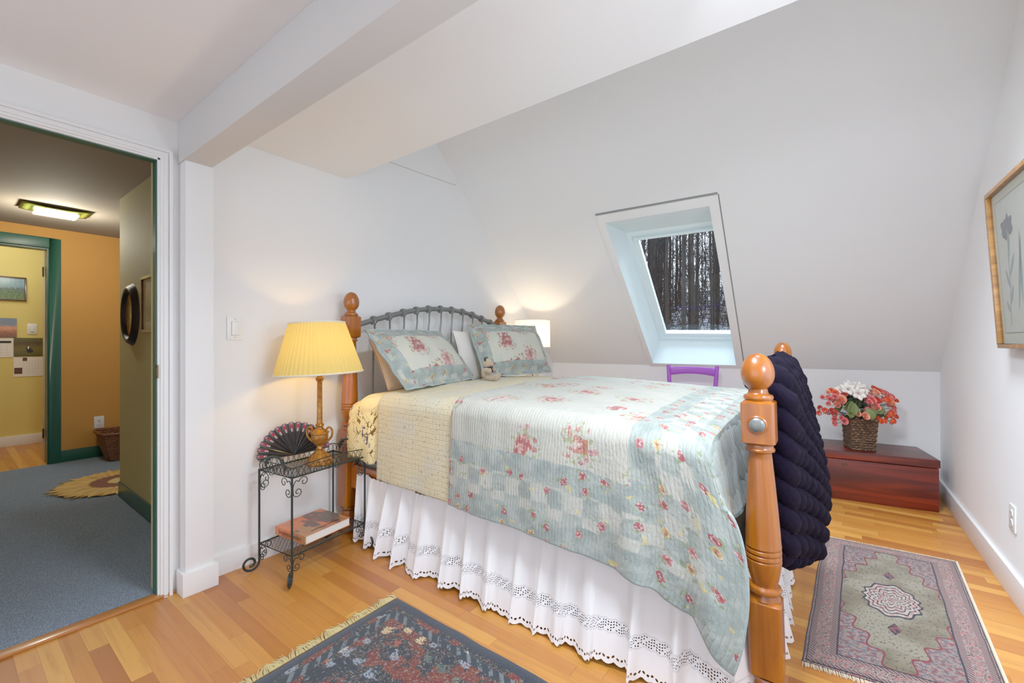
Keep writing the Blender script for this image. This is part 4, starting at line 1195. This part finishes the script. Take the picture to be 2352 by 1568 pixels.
# ------------------------------------------------------------------ on the bedroom walls
pf = thing('framed_print', 'gilt framed grey flower print leaning out from the right wall', 'picture', (3.066, 2.875, 1.121))
ph = Matrix(((0, -.060, -.998), (-1, 0, 0), (0, .998, -.060))).to_4x4()     # local x = along wall, y = up, z = into room
pf.matrix_world = T(3.050, 2.875, 1.121) @ ph
PWd, PHt = .58, .70
def frame(mb, W, H, w, t, z0=0.0):
    for a in ((0, 0, W, w), (0, H - w, W, H), (0, w, w, H - w), (W - w, w, W, H - w)):
        mb.box(a[0], a[1], z0, a[2], a[3], z0 + t)
    return mb
frame(MB(), PWd, PHt, .020, .024).build('frame', GILT, pf, bevel=.003)
MB().box(.015, .015, .001, PWd - .015, PHt - .015, .006).build('mat_board', simple('cream_mat', c(226, 226, 208), .8), pf, flat=True)
frame(MB(), PWd - .116, PHt - .126, .003, .001).build('mat_line', GREYP, pf, (.058, .066, .006), flat=True)
MB().box(.061, .069, .006, PWd - .061, PHt - .063, .0064).build('print_paper', simple('print_paper', c(222, 222, 214), .8), pf, flat=True)
PR1 = simple('print_grey', c(140, 142, 148), .8, var=.3, vs=60); PR2 = simple('print_grey_green', c(166, 180, 180), .8, var=.15, vs=50)
m = MB(); m2 = MB()
def petal(mb, x, y, a, L, W, z):
    pts = []
    for k in range(13):
        t = k / 12; w = W * sin(pi * t) ** .7; pts.append((t * L, w))
    loop = [(p[0], p[1]) for p in pts] + [(p[0], -p[1]) for p in pts[::-1][1:-1]]
    mb.add([(x + cos(a) * p[0] - sin(a) * p[1], y + sin(a) * p[0] + cos(a) * p[1], z) for p in loop], [tuple(range(len(loop)))])
for a, L, W in ((2.7, .085, .022), (3.3, .070, .026), (2.1, .06, .012), (.6, .08, .022), (1.4, .07, .018), (-.1, .07, .024), (4.1, .05, .02)):
    petal(m, .19, .50, a, L, W, .0066 + .0001 * L * 10)
m2.tube([(.19, .50, .0066), (.178, .38, .0066), (.175, .26, .0066), (.150, .16, .0066), (.146, .10, .0066)], .0045, 5, flat=.1)
for x, y, a, L, W in ((.178, .36, 1.35, .15, .010), (.176, .30, .9, .12, .012), (.172, .25, 2.0, .10, .011), (.155, .18, 1.0, .10, .013), (.150, .15, 2.2, .07, .010), (.30, .18, 1.5, .30, .012), (.25, .15, 1.3, .32, .014)):
    petal(m2, x, y, a, L, W, .0066)
m.build('flower_drawing', PR1, pf, flat=True); m2.build('leaf_drawing', PR2, pf, flat=True)
MB().quad((.018, .018, .012), (PWd - .018, .018, .012), (PWd - .018, PHt - .018, .012), (.018, PHt - .018, .012)).build('glazing', m_glass('picture_glass', .1, (.97, .98, .97)), pf, flat=True)

def wall_plate(name, label, cat, M, rocker, slots, w=.073, h=.117):
    r = thing(name, label, cat); r.matrix_world = M
    p = MB().box(-w / 2, -h / 2, 0, w / 2, h / 2, .006).build('cover_plate', WHITEP, r, bevel=.002)
    if rocker:
        MB().box(-.0175, -.0345, .004, .0175, .0345, .0068).build('rocker_frame', GREYP, r, flat=True)
        MB().box(-.0165, -.0335, .004, .0165, .0335, .0115).build('rocker', WHITEP, r, bevel=.002)
    for s in slots:
        q = MB().lathe([(.0165, 0), (.0165, .0035), (.015, .005)], 20, T(0, s, .004)).build('socket', WHITEP, r)
        MB().box(-.007, s - .002, .0085, -.005, s + .008, .0095).box(.005, s - .002, .0085, .007, s + .008, .0095).box(-.0018, s - .010, .0085, .0018, s - .0065, .0095).build('slot', DARKP, q, flat=True)
    for yy in ((-.045, .045) if rocker else (0,)):
        MB().lathe([(.0026, 0), (.0026, .001), (.001, .0015)], 10, T(0, yy, .0058)).build('screw', GREYP, r)
    return r
MXP = Matrix(((0, 0, 1), (1, 0, 0), (0, 1, 0))).to_4x4()      # plate facing +x
MXN = Matrix(((0, 0, -1), (-1, 0, 0), (0, 1, 0))).to_4x4()    # plate facing -x
wall_plate('light_switch', 'white rocker light switch on the wall left of the bed lamp', 'switch', T(.0005, .904, 1.216) @ MXP, True, ())
wall_plate('wall_outlet', 'white double outlet low on the right wall under the framed print', 'outlet', T(XR - .0005, 2.892, .356) @ MXN, False, (.021, -.021), .078, .115)
wall_plate('wall_outlet', 'cream outlet on the orange hall wall above the wicker basket', 'outlet', T(-3.4195, .972, .349) @ MXP, False, (.021, -.021))
wall_plate('light_switch', 'white rocker switch on the yellow wall of the far room', 'switch', T(-4.7695, .648, 1.291) @ MXP, True, ())

# ------------------------------------------------------------------ hall things
cl = thing('ceiling_light', 'lit flat square glass ceiling light in the hall', 'ceiling light', (-2.53, .575, 2.205))
MB().grid(lambda u, v: ((u - .5) * .26, (v - .5) * .38, -.028 + .016 * ((2 * v - 1) ** 2)), 6, 10).build('glass_plate', simple('green_glass', c(150, 160, 70), .2, var=.1), cl, solid=.005)
MB().box(-.09, -.12, -.055, .09, .12, -.034).build('diffuser', m_emit('hall_diffuser', (1, .86, .52), 5.0), cl, bevel=.012, seg=3)
MB().lathe([(.05, -.03), (.05, 0)], 16).build('canopy', HINGE, cl)

g = G('sepia_portrait'); uv = g.uv(); x, y, _ = g.sep(uv)
k = g.noise(g.vec(x * 14, y * 5, 0), 1.0, 3)
SEP = g.done(g.bsdf(g.mix(g.ss(k, .4, .65), c(120, 92, 50), c(196, 164, 100)), .5, 0, coat=.3))
MYN = Matrix(((1, 0, 0), (0, 0, -1), (0, 1, 0))).to_4x4()     # picture facing -y, local x = +x
ov = thing('oval_frame', 'black oval picture frame on the olive hall wall', 'picture'); ov.matrix_world = T(-1.465, .8145, 1.335) @ MYN
m = MB()
for r, z in (): pass
NPT = 56
pro = [(-.010, .0), (.0, .012), (.010, .026), (.024, .034), (.036, .030), (.044, .018), (.048, .006)]
vv = []; ff_ = []
for i in range(NPT):
    a = 2 * pi * i / NPT
    for q, z in pro: vv.append(((.170 - q) * cos(a), (.205 - q) * sin(a), z))
w = len(pro)
for i in range(NPT):
    j = (i + 1) % NPT
    for k in range(w - 1): ff_.append((i * w + k, j * w + k, j * w + k + 1, i * w + k + 1))
m.add(vv, ff_).build('frame', simple('worn_black_paint', c(24, 22, 20), .55), ov)
m = MB(); m.add([(.126 * cos(2 * pi * i / NPT), .160 * sin(2 * pi * i / NPT), .008) for i in range(NPT)], [tuple(range(NPT))], [(.5 + .5 * cos(2 * pi * i / NPT), .5 + .5 * sin(2 * pi * i / NPT)) for i in range(NPT)])
m.build('picture', SEP, ov, flat=True)

def m_scene(name, stops, seed, cloud):
    g = G(name); uv = g.uv(); x, y, _ = g.sep(uv)
    n = g.noise(g.vm('ADD', g.scl(uv, 1.6, 1), (seed, seed, 0)), 5, 5, .65); n2 = g.noise(g.vm('ADD', uv, (seed, 0, 3)), 22, 4, .7)
    col = g.ramp(y + (n - .5) * .35, stops)
    col = g.mix(g.ss(n2, .52, .66) * .5, col, cloud)
    return g.done(g.bsdf(col, .45, 0, coat=.2))
def picture(name, label, M, W, H, fw, ft, fm, stops, seed, cloud, matw=0.0):
    r = thing(name, label, 'picture'); r.matrix_world = M
    if fw: frame(MB(), W, H, fw, ft).build('frame', fm, r, bevel=.002)
    if matw: MB().box(fw * .8, fw * .8, .001, W - fw * .8, H - fw * .8, .005).build('mat_board', simple(name + '_mat', c(196, 190, 150), .8), r, flat=True)
    i = fw + matw
    MB().quad((i, i, .007), (W - i, i, .007), (W - i, H - i, .007), (i, H - i, .007)).box(i, i, .001, W - i, H - i, .006).build('image', m_scene(name + '_image', stops, seed, cloud), r, flat=True)
    return r
picture('framed_picture', 'brown framed grey street print on the olive hall wall, nearest the doorway', T(-1.195, .8145, 1.208) @ MYN, .46, .362, .020, .016, FRAMEW, [(0, c(120, 120, 112)), (.35, c(84, 88, 94)), (.6, c(130, 124, 118)), (1, c(150, 140, 130))], 4.2, c(70, 72, 80), .055)
picture('framed_picture', 'green mountain landscape in a brown frame on the yellow wall', T(-4.7695, .245, 1.596) @ MXP, .36, .262, .014, .016, FRAMEW, [(0, c(96, 120, 50)), (.35, c(70, 104, 44)), (.5, c(60, 84, 84)), (.62, c(110, 150, 160)), (1, c(120, 160, 176))], 1.5, c(196, 210, 206))
picture('poster', 'unframed pink sunset mountain picture on the yellow wall', T(-4.7695, .20, 1.193) @ MXP, .335, .211, 0, 0, None, [(0, c(120, 84, 74)), (.25, c(156, 100, 76)), (.5, c(226, 160, 124)), (.65, c(124, 140, 160)), (1, c(112, 136, 162))], 8.1, c(204, 150, 120))
# calendars
def calendar(label, M, W, H, stops, seed, cloud, pic):
    r = thing('wall_calendar', label, 'calendar'); r.matrix_world = M
    if pic:
        MB().box(0, H * .52, .001, W, H, .004).quad((0, H * .52, .0045), (W, H * .52, .0045), (W, H, .0045), (0, H, .0045)).build('picture_page', m_scene('calendar_picture', stops, seed, cloud), r, flat=True)
        MB().ball((W * .46, H * .72, .0047), .020, .020, .0006, 8).ball((W * .50, H * .66, .0047), .028, .022, .0006, 8).build('dark_animal', BLACK, r)
        MB().ball((W * .46, H * .745, .0052), .006, .016, .0005, 8).build('white_stripe', WHITEP, r)
    hh = H * .5 if pic else H
    p = MB().box(0, 0, .001, W, hh, .0035).build('month_page', PAGE, r, flat=True)
    m = MB()
    for k in range(6): m.box(W * .30 if pic else .01, hh * (.12 + .13 * k), .0035, W - .008, hh * (.12 + .13 * k) + .0009, .0038)
    for k in range(8):
        xx = lerp(W * .30 if pic else .01, W - .009, k / 7); m.box(xx, hh * .12, .0035, xx + .0009, hh * .77, .0038)
    m.build('date_grid', GREYP, p, flat=True)
    if pic: MB().box(W * .02, hh * .14, .0036, W * .27, hh * .46, .0042).box(W * .28, hh * .80, .0036, W * .42, hh * .98, .0042).build('small_photo', FRAMEW, p, flat=True)
    else: MB().box(W * .2, hh * .74, .0036, W * .93, hh * .86, .0042).build('header_bar', DARKP, p, flat=True)
calendar('wildlife calendar with an orange leaf photo pinned on the yellow wall', T(-4.7695, .512, .762) @ MXP, .236, .428, [(0, c(84, 84, 30)), (.4, c(120, 110, 44)), (.7, c(90, 70, 40)), (1, c(104, 104, 48))], 2.2, c(52, 44, 26), True)
calendar('plain white planner page beside the wildlife calendar on the yellow wall', T(-4.7692, .20, .978) @ MXP, .318, .208, None, 0, None, False)

g = G('laundry_wicker'); o_ = g.ob(); x, y, z = g.sep(g.uv())
w1 = g.sn(x * 2 * pi * 44.0); w2 = g.sn(y * 2 * pi / .020 + g.floor(x * 44) * pi)
WB = g.done(g.bsdf(g.mix(g.ss(w1 * w2, -.6, .8), c(84, 50, 26), c(172, 118, 70)), .6, 0, g.bump(w1 * w2, .8, .006)))
ba = thing('wicker_basket', 'brown wicker laundry basket in the corner of the hall', 'basket', (-3.19, 1.115, .008))
def sq(i, j): 
    a = 2 * pi * i / 48; k = 1 / max(abs(cos(a)), abs(sin(a))); return 1 + (k - 1) * .55
m = MB().lathe([(.001, .004), (.135, .004), (.140, .02), (.175, .14), (.200, .262), (.190, .262), (.165, .14), (.128, .02), (.001, .016)], 48, caps=False, mod=sq)
m.build('basket_body', WB, ba, ang=60)
MB().tube([(.205 * sq(i, 0) * cos(2 * pi * i / 48), .205 * sq(i, 0) * sin(2 * pi * i / 48), .266 + .012 * abs(sin(2 * pi * i / 48)) ** 3) for i in range(48)], .014, 8, closed=True).build('basket_rim', simple('wicker_rim', c(120, 72, 36), .6, var=.3, vs=90), ba)

g = G('straw_sunburst'); x, y, z = g.sep(g.ob()); r = g.m('SQRT', x * x + y * y); a = g.m('ARCTAN2', y, x)
k = g.noise(g.vec(a * 16, r * 6, 0), 1.0, 3, .6); rn = r + (k - .5) * .05
col = g.mix(g.ss(k, .35, .7), c(214, 182, 104), c(164, 128, 62))
col = g.mix(g.ss(rn, .215, .19), col, c(120, 76, 52)); col = g.mix(g.ss(rn, .10, .085), col, c(206, 182, 120))
SUN = g.done(g.bsdf(col, .85, 0, g.bump(k, .5, .006)))
m = MB(); N = 120
m.grid(lambda u, v: (lambda a, r: (r * cos(a), r * sin(a), .010 + .004 * sin(a * 30) * v))(2 * pi * u, v * (.375 + (.045 if int(round(u * N)) % 2 else 0) + .02 * sin(round(u * N) * 2.7))), N, 10)
tag(m.build('straw_rug', SUN, None, (-2.235, .92, .008), ang=180, solid=.006), 'round straw sunburst mat with a brown ring on the hall carpet', 'rug')

# ------------------------------------------------------------------ outside: snowy slope and bare trees
g = G('snow_and_leaf_litter'); o_ = g.ob(); k = g.noise(o_, 1.6, 4, .65)
SNOW = g.done(g.bsdf(g.mix(g.ss(k, .42, .55), c(84, 80, 80), c(206, 210, 220)), .9, 0))
def gz(y): return poly([(4.9, -3.2), (9, -2.2), (13, .7), (22, 2.0), (40, 5.5)], y)
m = MB(); m.grid(lambda u, v: (lerp(-26, 26, u), lerp(4.9, 40, v), gz(lerp(4.9, 40, v)) + .25 * mn.noise(Vector((u * 20, v * 14, 0)))), 50, 50)
GROUND = struct(m.build('ground_outside', SNOW))
g = G('dark_bark'); x, y, z = g.sep(g.ob()); k = g.noise(g.vec(x * 9, y * 9, z * 1.2), 1.4, 4, .7)
BARK = g.done(g.bsdf(g.ramp(k, [(.35, c(40, 37, 36)), (.6, c(74, 68, 63)), (.8, c(140, 136, 130))]), .9))
def tree(x, y, h, r, seed):
    rr = random.Random(seed); m = MB()
    lx, ly = rr.uniform(-.07, .07), rr.uniform(-.07, .07)
    pts = [(lx * (k / 6) ** 1.3 + rr.uniform(-.03, .03), ly * (k / 6) ** 1.3, h * k / 6 - .3) for k in range(7)]
    m.tube(spline(pts, 2), [lerp(r, r * .35, k / 12) for k in range(13)], 7)
    for k in range(int(h * 4.2)):
        t = rr.uniform(.10, .98); b = Vector((lx * t ** 1.3, ly * t ** 1.3, h * t - .3)); a = rr.uniform(0, 2 * pi); L = rr.uniform(.12, .32)
        d = Vector((cos(a), sin(a), rr.uniform(-.15, .7)))
        p1 = b + d * L * .5; p2 = b + d * L + Vector((0, 0, rr.uniform(-.2, .2)))
        m.tube([b, p1, p2], [r * .20, r * .11, .005], 4, caps=False)
        for q in range(3):
            e = p1.lerp(p2, q / 3); m.tube([e, e + Vector((rr.uniform(-.07, .07), rr.uniform(-.07, .07), rr.uniform(-.2, .3)))], [r * .07, .004], 3, caps=False)
    o = m.build('tree', BARK, None, (x, y, gz(y)), ang=60)
    tag(o, 'bare dark forest tree outside the skylight', 'tree', 'bare trees seen through the skylight')
vd = Vector((-.34, .965, 0)); vr = Vector((.965, .34, 0)); tr = random.Random(11)
placed = []
for i in range(6000):
    if len(placed) >= 130: break
    d = 11.0 + 19 * tr.random() ** .8
    q = (tr.random() - .5) * (2.8 + d * .36)
    p = Vector((2.42, 0, 0)) + vd * d + vr * q
    if any((p - o).length < .74 for o in placed): continue
    placed.append(p)
    tree(p.x, p.y, tr.uniform(8, 12), tr.uniform(.032, .085) * (1.0 if i % 5 else 1.6), i)
m = MB(); tr2 = random.Random(5)
for i in range(3600):
    d = 15 + 17 * tr2.random(); q = (tr2.random() - .5) * (3 + d * .36)
    p = Vector((2.42, 0, 0)) + vd * d + vr * q; z = gz(p.y) + tr2.random() ** 1.4 * 7 - .1
    a = Vector((p.x, p.y, z)); e = Vector((tr2.uniform(-.5, .5), tr2.uniform(-.3, .3), tr2.uniform(.2, 1.4)))
    m.tube([a, a + e * .5 + Vector((tr2.uniform(-.1, .1), 0, 0)), a + e], [.016, .012, .004], 3, caps=False)
    for k in range(3):
        b = a + e * tr2.random(); m.tube([b, b + Vector((tr2.uniform(-.6, .6), tr2.uniform(-.3, .3), tr2.uniform(-.1, .5)))], [.010, .003], 3, caps=False)
o = m.build('brush', BARK, GROUND, ang=60); o['kind'] = 'stuff'

# ------------------------------------------------------------------ light
wd = bpy.data.worlds.new('sky'); SC.world = wd; wd.use_nodes = True
bg = wd.node_tree.nodes['Background']; bg.inputs[0].default_value = (.90, .95, 1.0, 1); bg.inputs[1].default_value = 1.5
def light(name, kind, loc, energy, col, size=.1, size2=None, target=None, spread=None):
    l = bpy.data.lights.new(name, kind); l.energy = energy; l.color = col
    if kind == 'AREA':
        l.size = size
        if size2: l.shape = 'RECTANGLE'; l.size_y = size2
        if spread: l.spread = spread
    else: l.shadow_soft_size = size
    o = bpy.data.objects.new(name, l); COL.objects.link(o); o.location = loc
    if target: o.rotation_euler = (Vector(target) - Vector(loc)).to_track_quat('-Z', 'Y').to_euler()
    return o
light('side_fill', 'AREA', (XR + .32, 1.2, 1.32), 7, (.92, .97, 1.0), 1.5, 1.4, (0.4, 1.9, 1.2))  # added area light outside the added window, side fill
light('ceiling_fill', 'AREA', (1.95, .96, 2.08), 37, (.95, .975, 1.0), .50, .26, (2.46, 1.22, 0))  # added fill under the ceiling, out of view, no fixture
light('right_fill', 'POINT', (2.80, 1.06, 1.30), 14, (.95, .98, 1.0), .08)  # added fill point out of view on the right, no lamp body
light('back_fill', 'AREA', (.6, -2.3, 1.0), 5, (.92, .97, 1.0), 1.2, 1.5, (3.0, 3.0, 1.0))  # added soft fill behind the camera
light('upper_fill', 'AREA', (2.30, 1.85, 3.05), 13, (.94, .975, 1.0), .6, .35, (2.62, 2.72, 0), radians(66))  # added fill hidden above the soffit, aimed at the right-hand floor
light('skylight_daylight', 'AREA', (1.40, 4.62, 3.12), 95, (.74, .95, 1.0), .8, .8, (1.40, 3.7, 1.55))
light('table_lamp_bulb', 'POINT', (.256, 1.210, 1.10), 2.8, (1.0, .55, .09), .025)
light('drum_lamp_bulb', 'POINT', (.243, 3.24, 1.20), 4.2, (1.0, .74, .42), .03)
light('hall_bulb', 'POINT', (-2.53, .575, 2.05), 20, (1.0, .88, .64), .06)
light('far_room_light', 'AREA', (-4.15, .3, 2.38), 8.5, (1.0, .95, .80), .8)

# ------------------------------------------------------------------ camera
cd = bpy.data.cameras.new('camera'); cam = bpy.data.objects.new('camera', cd); COL.objects.link(cam)
cd.sensor_width = 36; cd.lens = 985 / 2352 * 36; cd.clip_start = .02; cd.clip_end = 200
cam.location = (2.42, 0, 1.15); cam.rotation_euler = (pi / 2, 0, radians(126.63 - 90))
SC.camera = cam
SC.view_settings.view_transform = 'Standard'; SC.view_settings.look = 'None'
SC.view_settings.exposure = 0.16; SC.view_settings.gamma = 1.33
SC.view_settings.use_white_balance = True; SC.view_settings.white_balance_temperature = 5950; SC.view_settings.white_balance_tint = 10
SC.cycles.use_denoising = True
SC.cycles.max_bounces = 8; SC.cycles.diffuse_bounces = 5; SC.cycles.glossy_bounces = 3; SC.cycles.transparent_max_bounces = 12
SC.cycles.use_adaptive_sampling = True; SC.cycles.adaptive_threshold = .1; SC.cycles.adaptive_min_samples = 16
SC.cycles.caustics_reflective = False; SC.cycles.caustics_refractive = False
SC.cycles.sample_clamp_indirect = 6
